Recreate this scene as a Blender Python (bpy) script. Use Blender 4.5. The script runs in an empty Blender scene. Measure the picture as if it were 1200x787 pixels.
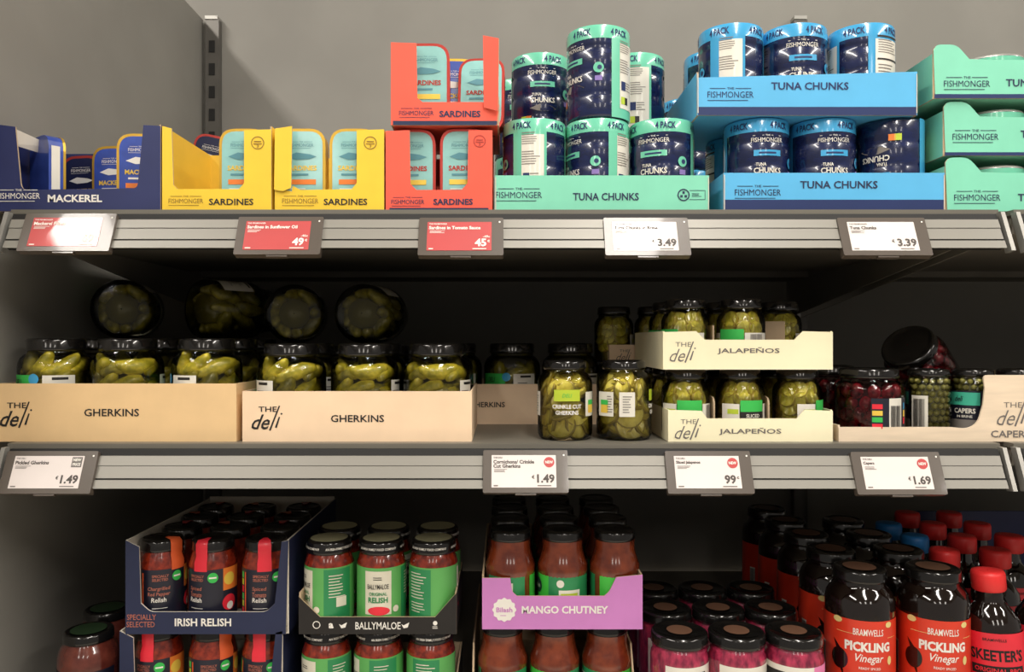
import bpy, math, random
from math import sin, cos, pi, radians as R

random.seed(7)
SC = bpy.context.scene
COL = SC.collection
CH = 1.35                      # height of the camera above the floor
F = 900.0                      # focal length in pixels of the 1200 px frame

# ------------------------------------------------------------------ camera, world, lights
cam_d = bpy.data.cameras.new('camera')
cam_d.sensor_width = 36.0
cam_d.lens = F / 1200 * 36
cam_d.shift_x = 10 / 1200
cam_d.shift_y = 6.5 / 1200
cam_d.clip_start = 0.02
cam = bpy.data.objects.new('camera', cam_d)
cam.location = (0, 0, CH)
cam.rotation_euler = (R(90), 0, 0)
COL.objects.link(cam)
SC.camera = cam

world = bpy.data.worlds.new('shop_ambient')
SC.world = world
world.use_nodes = True
world.node_tree.nodes['Background'].inputs[0].default_value = (1.0, 0.93, 0.84, 1)
world.node_tree.nodes['Background'].inputs[1].default_value = 0.26

LAMPS = [(-1.56, 1.0), (0.46, 1.0), (2.48, 1.0)]
LAMP_Z = CH + 1.72
for lx, k in LAMPS:            # three lamp strips that run away from the shelf
    ld = bpy.data.lights.new('lamp_light', 'AREA')
    ld.shape = 'RECTANGLE'
    ld.size = 0.24
    ld.size_y = 2.7
    ld.energy = 70 * k
    ld.color = (1.0, 0.94, 0.86)
    lo = bpy.data.objects.new('lamp_light', ld)
    lo.location = (lx, -0.45, LAMP_Z)
    COL.objects.link(lo)

for lx in (-1.4, 0.1, 1.6):    # the next run of strips further down the aisle
    ld = bpy.data.lights.new('far_lamp_light', 'AREA')
    ld.shape = 'RECTANGLE'
    ld.size = 0.3
    ld.size_y = 1.6
    ld.energy = 14
    ld.color = (1.0, 0.93, 0.84)
    lo = bpy.data.objects.new('far_lamp_light', ld)
    lo.location = (lx, -3.6, LAMP_Z)
    lo.rotation_euler = (R(35), 0, 0)
    COL.objects.link(lo)

SC.view_settings.view_transform = 'Standard'
SC.view_settings.look = 'None'
SC.view_settings.gamma = 1
SC.view_settings.use_curve_mapping = False
SC.view_settings.exposure = -0.04
SC.cycles.use_denoising = True
SC.cycles.max_bounces = 8
SC.cycles.transparent_max_bounces = 16
SC.cycles.sample_clamp_indirect = 4.0
SC.cycles.caustics_reflective = False
SC.cycles.caustics_refractive = False


# ------------------------------------------------------------------ materials
def lin(c):
    return tuple((v / 255 / 12.92) if v / 255 <= 0.04045 else ((v / 255 + 0.055) / 1.055) ** 2.4 for v in c)


MATS = {}


def mat(name, rgb, rough=0.6, metal=0.0, coat=0.0, var=0.06, scale=25.0, bump=0.0, rgb2=None, stretch=None, spec=0.5):
    if name in MATS:
        return MATS[name]
    m = bpy.data.materials.new(name)
    m.use_nodes = True
    nt = m.node_tree
    b = nt.nodes['Principled BSDF']
    b.inputs['Roughness'].default_value = rough
    b.inputs['Metallic'].default_value = metal
    b.inputs['Coat Weight'].default_value = coat
    b.inputs['Coat Roughness'].default_value = 0.06
    b.inputs['Specular IOR Level'].default_value = spec
    c = lin(rgb)
    c2 = lin(rgb2) if rgb2 else tuple(v * (1 - var * 2) for v in c)
    tc = nt.nodes.new('ShaderNodeTexCoord')
    no = nt.nodes.new('ShaderNodeTexNoise')
    no.inputs['Scale'].default_value = scale
    no.inputs['Detail'].default_value = 4
    src = tc.outputs['Object']
    if stretch:
        mp = nt.nodes.new('ShaderNodeMapping')
        mp.inputs['Scale'].default_value = stretch
        nt.links.new(src, mp.inputs['Vector'])
        src = mp.outputs['Vector']
    nt.links.new(src, no.inputs['Vector'])
    rp = nt.nodes.new('ShaderNodeValToRGB')
    rp.color_ramp.elements[0].position = 0.36
    rp.color_ramp.elements[1].position = 0.64
    rp.color_ramp.elements[0].color = (*c2, 1)
    rp.color_ramp.elements[1].color = (*c, 1)
    nt.links.new(no.outputs['Fac'], rp.inputs['Fac'])
    nt.links.new(rp.outputs['Color'], b.inputs['Base Color'])
    if bump:
        bp = nt.nodes.new('ShaderNodeBump')
        bp.inputs['Strength'].default_value = bump
        bp.inputs['Distance'].default_value = 0.002
        nt.links.new(no.outputs['Fac'], bp.inputs['Height'])
        nt.links.new(bp.outputs['Normal'], b.inputs['Normal'])
    MATS[name] = m
    return m


def glass(name, tint):
    m = bpy.data.materials.new(name)
    m.use_nodes = True
    nt = m.node_tree
    nt.nodes.clear()
    out = nt.nodes.new('ShaderNodeOutputMaterial')
    mx = nt.nodes.new('ShaderNodeMixShader')
    tr = nt.nodes.new('ShaderNodeBsdfTransparent')
    gl = nt.nodes.new('ShaderNodeBsdfGlossy')
    fr = nt.nodes.new('ShaderNodeFresnel')
    no = nt.nodes.new('ShaderNodeTexNoise')
    bp = nt.nodes.new('ShaderNodeBump')
    no.inputs['Scale'].default_value = 30
    bp.inputs['Strength'].default_value = 0.12
    bp.inputs['Distance'].default_value = 0.002
    nt.links.new(no.outputs['Fac'], bp.inputs['Height'])
    nt.links.new(bp.outputs['Normal'], gl.inputs['Normal'])
    fr.inputs['IOR'].default_value = 1.5
    tr.inputs['Color'].default_value = (*tint, 1)
    gl.inputs['Roughness'].default_value = 0.06
    nt.links.new(fr.outputs['Fac'], mx.inputs['Fac'])
    nt.links.new(tr.outputs['BSDF'], mx.inputs[1])
    nt.links.new(gl.outputs['BSDF'], mx.inputs[2])
    nt.links.new(mx.outputs['Shader'], out.inputs['Surface'])
    return m


M_panel = mat('grey_panel', (140, 137, 130), 0.62, var=0.05, scale=6)
M_side = mat('side_panel_grey', (140, 137, 130), 0.6, var=0.05, scale=6)
M_deck = mat('shelf_steel', (120, 116, 106), 0.45, 0.2, var=0.04, scale=8)
M_under = mat('shelf_underside', (128, 122, 112), 0.6, var=0.06, scale=12)
M_dark = mat('dark_recess', (20, 19, 18), 0.7)
M_upright = mat('upright_metal', (104, 101, 96), 0.4, 0.4)
M_rail = mat('rail_plastic', (140, 137, 129), 0.42, 0.15, var=0.03, scale=4)
M_cap = mat('rail_end_metal', (170, 168, 162), 0.42, 0.5)
M_bezel = mat('tag_bezel', (86, 77, 69), 0.35, coat=0.4, var=0.03)
M_white = mat('print_white', (240, 236, 228), 0.5, var=0.02)
M_eink = mat('tag_white', (226, 216, 212), 0.5, coat=0.8, var=0.02)
M_red = mat('tag_red', (190, 66, 66), 0.5, coat=0.8, var=0.03)
M_tagink = mat('tag_ink', (78, 72, 68), 0.6, var=0.02)
M_ink = mat('print_black', (30, 27, 26), 0.6, var=0.02)
M_grey = mat('print_grey', (112, 106, 102), 0.6, var=0.02)
M_navy = mat('print_navy', (30, 42, 78), 0.5, var=0.02)
M_navycard = mat('navy_card', (40, 48, 96), 0.5, var=0.05)
M_yellow = mat('yellow_card', (244, 204, 56), 0.5, var=0.03)
M_yellow_in = mat('yellow_card_side', (226, 188, 60), 0.6, var=0.03)
M_coral = mat('coral_card', (246, 94, 72), 0.5, var=0.03)
M_mint = mat('mint_card', (130, 214, 184), 0.5, var=0.03)
M_sky = mat('sky_card', (88, 180, 230), 0.5, var=0.03)
M_deep = mat('deep_navy_strip', (24, 44, 96), 0.5, var=0.03)
M_kraft = mat('kraft_card', (196, 172, 140), 0.75, var=0.06)
M_beige = mat('beige_card', (233, 198, 148), 0.65, var=0.03)
M_peach = mat('peach_card', (246, 216, 182), 0.65, var=0.03)
M_cream = mat('cream_card', (250, 242, 206), 0.6, var=0.02)
M_palecard = mat('pale_wood_card', (238, 218, 192), 0.65, var=0.06, scale=14, stretch=(1, 1, 9))
M_whitecard = mat('white_card', (214, 206, 192), 0.7, var=0.04)
M_purple = mat('purple_card', (206, 132, 200), 0.55, var=0.03)
M_blackcard = mat('black_card', (32, 29, 28), 0.5, var=0.04)
M_navybox = mat('dark_navy_card', (34, 42, 74), 0.5, var=0.05)
M_filmnavy = mat('film_navy', (20, 33, 78), 0.25, coat=0.8, var=0.22, scale=40, stretch=(1, 1, 3))
M_filmmint = mat('film_mint', (112, 204, 172), 0.25, coat=0.8, var=0.03)
M_filmsky = mat('film_sky', (64, 164, 216), 0.25, coat=0.8, var=0.03)
M_filmwhite = mat('film_white', (232, 228, 216), 0.3, coat=0.7, var=0.02)
M_fine = mat('fine_print', (128, 122, 116), 0.6, var=0.02)
M_lilac = mat('lilac_mark', (140, 120, 190), 0.5)
M_green = mat('sticker_green', (58, 190, 84), 0.5, var=0.02)
M_lime = mat('sticker_lime', (188, 208, 56), 0.45, coat=0.3, var=0.02)
M_lid = mat('black_lid', (34, 32, 31), 0.22, 0.6, coat=1.0, var=0.05)
M_lidtop = mat('lid_print', (112, 80, 62), 0.4, coat=0.4, var=0.06)
M_lidolive = mat('lid_olive', (166, 162, 128), 0.4, coat=0.3, var=0.05)
M_lidgreen = mat('lid_green', (38, 58, 36), 0.4, coat=0.3, var=0.05)
M_gold = mat('tin_gold', (222, 178, 70), 0.3, 0.6)
M_tinred = mat('tin_red_rim', (196, 70, 62), 0.3, 0.4)
M_tinteal = mat('tin_teal', (146, 200, 196), 0.3, coat=0.4, var=0.05, scale=60)
M_tinblue = mat('tin_blue', (58, 84, 176), 0.3, coat=0.4, var=0.12, scale=50)
M_tindark = mat('tin_dark_blue', (26, 32, 70), 0.35, coat=0.3)
M_orange = mat('print_orange', (240, 130, 50), 0.5)
M_ytext = mat('print_yellow', (240, 204, 80), 0.5)
M_sauce = mat('relish_red', (150, 48, 26), 0.22, coat=1.0, var=0.25, scale=110, rgb2=(96, 26, 16), bump=0.25)
M_chutney = mat('chutney_brown', (128, 56, 28), 0.2, coat=1.0, scale=60, rgb2=(96, 36, 18), bump=0.1)
M_brown = mat('brown_sauce', (110, 52, 40), 0.2, coat=1.0, scale=60, rgb2=(84, 34, 26))
M_cabbage = mat('red_cabbage', (184, 54, 86), 0.3, coat=1.0, scale=130, rgb2=(104, 20, 50), bump=0.8, stretch=(1, 1, .4))
M_vinegar = mat('vinegar_glass', (26, 14, 10), 0.1, coat=1.0, rgb2=(14, 8, 6), scale=15)
M_vlabel = mat('vinegar_label', (222, 58, 32), 0.4, coat=0.3, var=0.05)
M_redcap = mat('red_cap', (240, 52, 52), 0.4, var=0.04)
M_bluecap = mat('blue_cap', (36, 120, 190), 0.4, var=0.04)
M_palegreen = mat('label_green', (96, 176, 92), 0.45, coat=0.3, var=0.04)
M_midgreen = mat('label_mid_green', (40, 140, 84), 0.45, coat=0.3, var=0.04)
M_brightgreen = mat('label_bright_green', (70, 200, 70), 0.45, coat=0.3, var=0.04)
M_pink = mat('label_pink', (240, 140, 190), 0.5)
M_darklabel = mat('label_navy', (24, 26, 44), 0.45, coat=0.3)
M_redstrap = mat('strap_red', (236, 44, 62), 0.45, coat=0.3)
M_orgstrap = mat('strap_orange', (240, 104, 54), 0.45, coat=0.3)
M_coppertext = mat('print_copper', (186, 110, 90), 0.5)
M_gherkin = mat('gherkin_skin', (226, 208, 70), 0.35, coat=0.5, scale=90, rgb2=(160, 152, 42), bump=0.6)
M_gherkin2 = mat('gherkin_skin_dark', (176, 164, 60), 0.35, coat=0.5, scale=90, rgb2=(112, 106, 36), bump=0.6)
M_slice = mat('crinkle_slice', (252, 238, 120), 0.35, coat=0.4, scale=70, rgb2=(214, 196, 74), bump=0.4)
M_slicerim = mat('crinkle_slice_skin', (170, 150, 50), 0.4, coat=0.4, scale=70, bump=0.4)
M_jala = mat('jalapeno', (226, 214, 84), 0.35, coat=0.4, scale=80, rgb2=(160, 152, 48))
M_caper = mat('caper', (182, 174, 90), 0.4, coat=0.3, scale=200, rgb2=(136, 130, 58))
M_olive = mat('dark_red_olive', (168, 42, 62), 0.25, coat=0.8, rgb2=(70, 12, 24), scale=80)
M_brine = mat('dark_brine', (120, 112, 42), 0.3, coat=0.2)
G_olive = glass('pickle_jar_glass', (0.97, 0.96, 0.82))
G_clear = glass('clear_glass', (0.93, 0.94, 0.92))
G_red = glass('red_brine_glass', (0.80, 0.55, 0.55))
G_smoke = glass('brown_bottle_glass', (0.55, 0.38, 0.30))


# ------------------------------------------------------------------ mesh builder
TEXT = {}


def text_mesh(s, bold=0.012, shear=0.0):
    key = (s, bold, shear)
    if key not in TEXT:
        cu = bpy.data.curves.new('t', 'FONT')
        cu.body = s
        cu.size = 1
        cu.offset = bold
        cu.shear = shear
        cu.resolution_u = 2
        ob = bpy.data.objects.new('t', cu)
        me = bpy.data.meshes.new_from_object(ob)
        vs = [(v.co.x, v.co.y) for v in me.vertices]
        fs = [tuple(p.vertices) for p in me.polygons]
        bpy.data.meshes.remove(me)
        bpy.data.objects.remove(ob)
        bpy.data.curves.remove(cu)
        x0 = min(v[0] for v in vs); x1 = max(v[0] for v in vs)
        y0 = min(v[1] for v in vs); y1 = max(v[1] for v in vs)
        vs = [((x - x0) / (x1 - x0) - .5, (y - y0) / (y1 - y0) - .5) for x, y in vs]
        TEXT[key] = (vs, fs, (x1 - x0) / (y1 - y0))
    return TEXT[key]


def plane(y=0.0, x=0.0):
    return lambda u, v: (x + u, y, v)


def cyl(r, a=0.0):             # a in degrees, 0 faces the aisle, positive towards +x
    a = R(a)
    return lambda u, v: (r * sin(a + u / r), -r * cos(a + u / r), v)


def wallplane(x, side=1):      # print on a side wall
    return lambda u, v: (x, u * side, v)


class MB:
    def __init__(s):
        s.v = []; s.f = []; s.m = []; s.sm = []

    def add(s, vs, fs, mi=0, smooth=False):
        o = len(s.v)
        s.v += vs
        for f in fs:
            s.f.append(tuple(i + o for i in f)); s.m.append(mi); s.sm.append(smooth)
        return s

    def box(s, x0, x1, y0, y1, z0, z1, mi=0):
        v = [(x, y, z) for z in (z0, z1) for y in (y0, y1) for x in (x0, x1)]
        return s.add(v, [(0, 2, 3, 1), (4, 5, 7, 6), (0, 1, 5, 4), (2, 6, 7, 3), (0, 4, 6, 2), (1, 3, 7, 5)], mi)

    def prism(s, pts, t, mi=(0, 0, 0), axis='y', at=0.0):
        """polygon (u, v); extruded by t along +y (axis y: u=x) or +x (axis x: u=y)."""
        n = len(pts)
        area = sum(pts[i][0] * pts[(i + 1) % n][1] - pts[(i + 1) % n][0] * pts[i][1] for i in range(n))
        if area < 0:
            pts = pts[::-1]
        if axis == 'y':
            a = [(u, at, v) for u, v in pts]; b = [(u, at + t, v) for u, v in pts]
        else:
            a = [(at + t, u, v) for u, v in pts]; b = [(at, u, v) for u, v in pts]
        s.add(a + b, [tuple(range(n))], mi[0])
        o = len(s.v) - 2 * n
        s.f.append(tuple(o + n + i for i in reversed(range(n)))); s.m.append(mi[1]); s.sm.append(False)
        for i in range(n):
            j = (i + 1) % n
            s.f.append((o + i, o + n + i, o + n + j, o + j)); s.m.append(mi[2]); s.sm.append(False)
        return s

    def lathe(s, prof, seg=32, mi=0, a0=0, a1=360, smooth=True, ex=1.0, ey=1.0, mis=None):
        full = abs(a1 - a0) >= 360
        n = seg if full else seg + 1
        vs = []
        for r, z in prof:
            for i in range(n):
                a = R(a0 + (a1 - a0) * i / seg)
                vs.append((r * sin(a) * ex, -r * cos(a) * ey, z))
        o = len(s.v)
        s.v += vs
        for k in range(len(prof) - 1):
            for i in range(seg):
                j = (i + 1) % n
                q = (o + k * n + i, o + k * n + j, o + (k + 1) * n + j, o + (k + 1) * n + i)
                s.f.append(q); s.m.append(mis[k] if mis else mi); s.sm.append(smooth)
        return s

    def rect(s, u, v, w, h, surf, mi=0, seg=1):
        vs = []
        for i in range(seg + 1):
            x = u - w / 2 + w * i / seg
            vs += [surf(x, v - h / 2), surf(x, v + h / 2)]
        return s.add(vs, [(2 * i, 2 * i + 2, 2 * i + 3, 2 * i + 1) for i in range(seg)], mi, seg > 1)

    def disc(s, u, v, r, surf, mi=0, n=16, ry=None, rin=None):
        ry = ry or r
        if rin is None and n > 13:
            vs = []; K = 12
            for i in range(K + 1):
                x = -cos(pi * i / K) * .9995; y = math.sqrt(max(0, 1 - x * x))
                vs += [surf(u + r * x, v - ry * y), surf(u + r * x, v + ry * y)]
            return s.add(vs, [(2 * i, 2 * i + 2, 2 * i + 3, 2 * i + 1) for i in range(K)], mi)
        if rin is None:
            return s.add([surf(u + r * cos(2 * pi * i / n), v + ry * sin(2 * pi * i / n)) for i in range(n)], [tuple(range(n))], mi)
        vs = []
        for i in range(n):
            c, d = cos(2 * pi * i / n), sin(2 * pi * i / n)
            vs += [surf(u + r * c, v + r * d), surf(u + rin * c, v + rin * d)]
        return s.add(vs, [(2 * i, 2 * ((i + 1) % n), 2 * ((i + 1) % n) + 1, 2 * i + 1) for i in range(n)], mi)

    def shape(s, pts, surf, mi=0):
        return s.add([surf(u, v) for u, v in pts], [tuple(range(len(pts)))], mi)

    def text(s, t, u, v, w, h, surf, mi=0, bold=0.012, shear=0.0):
        vs, fs, asp = text_mesh(t, bold, shear)
        if w is None:
            w = h * asp
        if h is None:
            h = w / asp
        return s.add([surf(u + x * w, v + y * h) for x, y in vs], fs, mi)

    def lines(s, u, v, w, h, n, surf, mi=0, seg=2, th=0.35):
        rnd = random.Random(int(abs(u * 1e5) + abs(v * 1e5) + n))
        for i in range(n):
            ww = w * rnd.uniform(.6, 1)
            s.rect(u - (w - ww) / 2, v + h / 2 - h * (i + .5) / n, ww, h / n * th, surf, mi, seg)
        return s

    def bars(s, u, v, w, h, surf, mi=0, n=14):
        rnd = random.Random(5)
        for i in range(n):
            s.rect(u - w / 2 + w * (i + .5) / n, v, w / n * rnd.uniform(.3, .7), h, surf, mi)
        return s

    def build(s, name, mats, parent=None, loc=None):
        me = bpy.data.meshes.new(name)
        me.from_pydata(s.v, [], s.f)
        if not isinstance(mats, (list, tuple)):
            mats = [mats]
        for m in mats:
            me.materials.append(m)
        me.polygons.foreach_set('material_index', s.m)
        me.polygons.foreach_set('use_smooth', s.sm)
        me.update()
        o = bpy.data.objects.new(name, me)
        COL.objects.link(o)
        if parent:
            o.parent = parent
        if loc:
            o.location = loc
        return o


def tag(o, label=None, cat=None, group=None, kind=None):
    if label: o['label'] = label
    if cat: o['category'] = cat
    if group: o['group'] = group
    if kind: o['kind'] = kind
    return o


def empty(name, loc, label=None, cat=None, group=None, rz=0):
    o = bpy.data.objects.new(name, None)
    o.empty_display_size = 0.02
    o.location = loc
    o.rotation_euler = (0, 0, R(rz))
    COL.objects.link(o)
    return tag(o, label, cat, group)


KIDS = {}


def kids(o):
    if o.name not in KIDS:
        KIDS[o.name] = [c for c in bpy.data.objects if c.parent is o]
    return KIDS[o.name]


def copy_tree(o, parent=None):
    c = o.copy()
    COL.objects.link(c)
    if parent:
        c.parent = parent
    for ch in kids(o):
        copy_tree(ch, c)
    return c


USED = set()


def place(proto, loc, label, group, rz=0.0, rot=None):
    """the first time the prototype itself is moved, afterwards copies"""
    if proto.name not in USED:
        kids(proto)
        for ch in kids(proto):
            kids(ch)
        USED.add(proto.name)
        o = proto
    else:
        o = copy_tree(proto)
    o.location = loc
    o.rotation_euler = rot if rot else (0, 0, R(rz))
    o['label'] = label
    o['group'] = group
    return o


def W(px, py, Z):
    return ((px - 590) * Z / F, Z, CH + (400 - py) * Z / F)


def X(px, Z):
    return (px - 590) * Z / F


def rounded(pts, rad, n=4):
    """round the corners of an outline; rad: {index: radius}"""
    out = []
    N = len(pts)
    for i, p in enumerate(pts):
        r = rad.get(i)
        if not r:
            out.append(p); continue
        a, b = pts[i - 1], pts[(i + 1) % N]
        def to(q):
            d = math.hypot(q[0] - p[0], q[1] - p[1])
            k = min(r, d * .49) / d
            return (p[0] + (q[0] - p[0]) * k, p[1] + (q[1] - p[1]) * k)
        s, e = to(a), to(b)
        for j in range(n + 1):
            t = j / n
            out.append(((1 - t) ** 2 * s[0] + 2 * t * (1 - t) * p[0] + t * t * e[0], (1 - t) ** 2 * s[1] + 2 * t * (1 - t) * p[1] + t * t * e[1]))
    return out


def arc_rect(w, h, r, n=5, cx=0, cz=0):
    pts = [(-w / 2 + cx, -h / 2 + cz), (w / 2 + cx, -h / 2 + cz), (w / 2 + cx, h / 2 + cz), (-w / 2 + cx, h / 2 + cz)]
    return rounded(pts, {0: r, 1: r, 2: r, 3: r}, n)


# heights (relative to the camera) of the three shelf surfaces
S1, S2, S3 = 0.158, -0.122, -0.475
ZB = 1.60                      # back panel
XL, XR = -0.622, 0.597         # bay

# ------------------------------------------------------------------ room and gondola
def struct(name, mb, m):
    return tag(mb.build(name, m), kind='structure')


struct('floor', MB().box(-4, 4, -5, 3, -0.02, 0), mat('floor_tile', (214, 206, 192), 0.35, scale=3))
struct('ceiling', MB().box(-4, 4, -5, 3, CH + 1.85, CH + 1.87), mat('ceiling_white', (150, 146, 140), 0.8))
struct('wall_back', MB().box(-3.2, 3.2, ZB + 0.005, ZB + 0.03, 0, CH + 1.1), M_panel)
g = empty('side_panel', (XL - 0.012, 0.80, 0), 'grey end panel closing the left side of the shelf bay', 'panel')
MB().prism([(0.0, 0), (ZB - 0.80, 0), (ZB - 0.80, CH + .67), (.15, CH + .67), (0, CH + 0.58)], 0.02, axis='x', at=-.012).build('panel_board', M_side, g)
for lx, k in LAMPS:
    g = empty('ceiling_lamp', (lx, -0.45, LAMP_Z), {-1: 'long ceiling lamp strip at the left above the aisle', 0: 'long ceiling lamp strip in the middle above the aisle', 2: 'long ceiling lamp strip at the right above the aisle'}[int(lx)], 'lamp', 'ceiling lamp strips above the aisle')
    MB().box(-.15, .15, -1.37, 1.37, 0.02, 0.1).build('housing', M_cap, g)

for k, ux in enumerate((XL + 0.012, 0.606)):
    g = empty('slotted_upright', (ux, ZB, 0), ('slotted metal upright in the left back corner behind the yellow boxes', 'slotted metal upright above the blue tuna boxes')[k], 'upright')
    up = MB().box(-.006, .022, -.014, 0.004, 0, CH + .665)
    up.build('post', M_upright, g)
    sl = MB()
    z = CH + .08
    while z < CH + .64:
        sl.box(.002, .014, -.0155, -.013, z, z + .024); z += .047
    sl.build('slot', M_dark, g)['kind'] = 'stuff'
    MB().box(-.006, .020, -.016, .004, CH + .665, CH + .672).build('shine_cap', M_cap, g)  # lighter cap added to give the white shine at the upright's top


def shelf(x0, x1, top, label, brackets=True):
    g = empty('metal_shelf', ((x0 + x1) / 2, 0.92, CH + top), label, 'shelf', 'grey metal shelves')
    h = (x1 - x0) / 2
    MB().box(-h, h, .004, ZB - .925, -.006, 0).build('deck', M_deck, g)
    MB().box(-h + .004, h - .004, .010, .5, -.028, -.006).build('underside', M_under, g)
    MB().box(-h + .004, h - .004, .56, ZB - .93, -.034, -.006).build('rear_beam', M_under, g)
    MB().box(-h, h, 0, .004, -.010, 0).build('front_lip', M_deck, g)
    if brackets:
        for s in (-1, 1):
            MB().prism([(.03, -.03), (ZB - .925, -.11), (ZB - .925, -.004), (.03, -.004)], .003, axis='x', at=s * (h - .004) - .0015).build('bracket', M_under, g)
    # tilted price rail: three strips
    rail = MB().prism([(-.001, -.046), (.017, -.006), (.022, -.006), (.010, -.05)], 2 * h - .012, axis='x', at=-h + .006, mi=(0, 0, 0)).build('price_rail', M_dark, g)
    rail.location.y = -.022
    def strip(v0, v1, out):
        a = (-.0005 + .0187 * v0 - out, -.049 + .040 * v0)
        b = (-.0005 + .0187 * v1 - out, -.049 + .040 * v1)
        o = MB().prism([a, b, (b[0] + .003, b[1]), (a[0] + .003, a[1])], 2 * h - .014, axis='x', at=-h + .007).build('rail_strip', M_rail, rail)
    strip(.0, .225, .0042); strip(.275, .61, .0032); strip(.625, .89, .0042)
    for s in (-1, 1):
        MB().prism([(-.006, -.052), (.014, -.004), (.024, -.004), (.006, -.054)], .005, axis='x', at=s * (h - .003) - .0025 - (.003 if s < 0 else -.003)).build('rail_end_cap', M_cap, rail)
    return g


shelf(-.590, XR - .004, S1, 'upper grey metal shelf carrying the tinned fish')
shelf(-.594, XR - .002, S2, 'middle grey metal shelf carrying the pickle jars')
shelf(XR + .014, XR + 1.2, S1, 'end of the next bay shelf beside the tinned fish shelf')
shelf(XR + .014, XR + 1.2, S2, 'end of the next bay shelf beside the capers box')
g = empty('base_shelf', (0, .85, CH + S3), 'deep dark base shelf under the sauce jars', 'shelf')
MB().box(XL + .002, XR + 1.2, 0, ZB - .86, -.02, 0).build('deck', M_under, g)
MB().box(XL + .002, XR + 1.2, 0, .01, -.10, -.02).build('front_lip', M_under, g)


# ------------------------------------------------------------------ electronic price tags
def price_tag(px0, px1, top, label, red, lines, price, badge=None, sub=None):
    Zt = 0.893
    w = (px1 - px0) * Zt / F
    zc = CH + top
    g = empty('price_tag', (X((px0 + px1) / 2, Zt), Zt + .0045, zc), label, 'price tag', 'electronic shelf price tags')
    g.rotation_euler = (R(-23), 0, 0)
    hh = .0505
    MB().prism(arc_rect(w, hh, .002, 3), .009, axis='y').build('bezel', M_bezel, g)
    sm, ink, hi = (M_red, M_white, M_white) if red else (M_eink, M_tagink, M_grey)
    sw, sh = w * .76, hh * .76
    MB().prism(arc_rect(sw, sh, .0004, 1, -.002, .0), .0005, axis='y', at=-.0004).build('screen', sm, g)
    t = MB(); P = plane(-.0007, -.002)
    L = -sw / 2 + .002
    T = sh / 2
    def lt(s_, z, h, w_=None, mi=0, bold=.02):
        ww = w_ or text_mesh(s_, bold)[2] * h
        t.text(s_, L + ww / 2, z, ww, h, P, mi, bold)
    z = T - .003
    for i, (s_, h) in enumerate(lines):
        if i == 0: lt(s_, z, .0019, mi=1)
        else: lt(s_, z, h, min(sw * .92, text_mesh(s_, .03)[2] * h), mi=0, bold=.03)
        z -= .0050 if i == 0 else .0050
    t.lines(L + .010, z - .0005, .018, .0042, 3, P, 1, 1)
    t.lines(L + .004, -T + .0022, .007, .0016, 1, P, 1, 1, .8)
    t.lines(sw / 2 - .012, -T + .0022, .020, .0016, 1, P, 1, 1, .7)
    w0 = .0
    pw = text_mesh(price, .035)[2] * .0104
    cents = price.isdigit()
    t.text(price, sw / 2 - pw / 2 - (.006 if cents else .002), -T + .0105, pw, .0104, P, 0, .035)
    if cents:
        t.text('c', sw / 2 - .0035, -T + .0125, .0026, .003, P, 0, .03)
    else:
        t.text('€', sw / 2 - pw - .0065, -T + .0125, .0032, .0042, P, 0, .02)
    if sub:
        t.text(sub, sw / 2 - .006, -T + .0185, .008, .0032, P, 0, .02)
    t.build('lettering', [ink, hi], g)
    if badge == 'new':
        b = MB(); b.disc(sw / 2 - .008, T - .0085, .0062, P, 0, 20)
        b.text('NEW', sw / 2 - .008, T - .0085, .009, .0034, plane(-.0009, -.002), 1, .03)
        b.build('new_badge', [M_red, M_white], g)
    elif badge == 'box':
        b = MB(); b.rect(sw / 2 - .0075, T - .0075, .012, .012, P, 0)
        b.text('NEW', sw / 2 - .0075, T - .0048, .0092, .0034, plane(-.0009, -.002), 1, .03)
        b.text('PRICE', sw / 2 - .0075, T - .0102, .0092, .0034, plane(-.0009, -.002), 1, .03)
        b.build('new_badge', [M_grey, M_white], g)
    MB().disc(w / 2 - .0045, hh / 2 - .006, .0011, plane(-.0004), 0, 10).build('led', M_white, g)
    MB().box(-.012, .012, .001, .006, -hh / 2 - .0022, -hh / 2).build('clip', M_bezel, g)
    return g


r1, r2 = S1 - .034, S2 - .0305
price_tag(22, 130, r1 + .004, 'red price tag under the mackerel box, at the left end of the upper shelf', True, [('THE FISHMONGER', 0), ('Mackerel Fillets', .0044)], '69')
price_tag(275, 376, r1, 'red price tag reading 49 cents for sardines in sunflower oil', True, [('THE FISHMONGER', 0), ('Sardines in Sunflower Oil', .0044)], '49', sub='-46c')
price_tag(490, 590, r1 - .001, 'red price tag reading 45 cents for sardines in tomato sauce', True, [('THE FISHMONGER', 0), ('Sardines in Tomato Sauce', .0044)], '45', sub='-49c')
price_tag(709, 809, r1 - .001, 'white price tag reading 3.49 under the mint green tuna box', False, [('THE FISHMONGER', 0), ('Tuna Chunks in Brine', .0044)], '3.49')
price_tag(987, 1091, r1 - .001, 'white price tag reading 3.39 for tuna under the blue boxes', False, [('THE FISHMONGER', 0), ('Tuna Chunks', .0044)], '3.39')
price_tag(0, 108, r2, 'white price tag reading 1.49 for pickled gherkins under the leftmost beige box', False, [('THE DELI', 0), ('Pickled Gherkins', .0044)], '1.49', 'box')
price_tag(566, 666, r2 + .001, 'white price tag reading 1.49 for cornichons with a red round badge', False, [('THE DELI', 0), ('Cornichons/ Crinkle', .0044), ('Cut Gherkins', .0044)], '1.49', 'new')
price_tag(782, 883, r2, 'white price tag reading 99 cents for sliced jalapenos with a red badge', False, [('THE DELI', 0), ('Sliced Jalapenos', .0044)], '99', 'new')
price_tag(1003, 1108, r2 - .001, 'white price tag reading 1.69 for capers with a red badge', False, [('THE DELI', 0), ('Capers', .0044)], '1.69', 'new')


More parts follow.
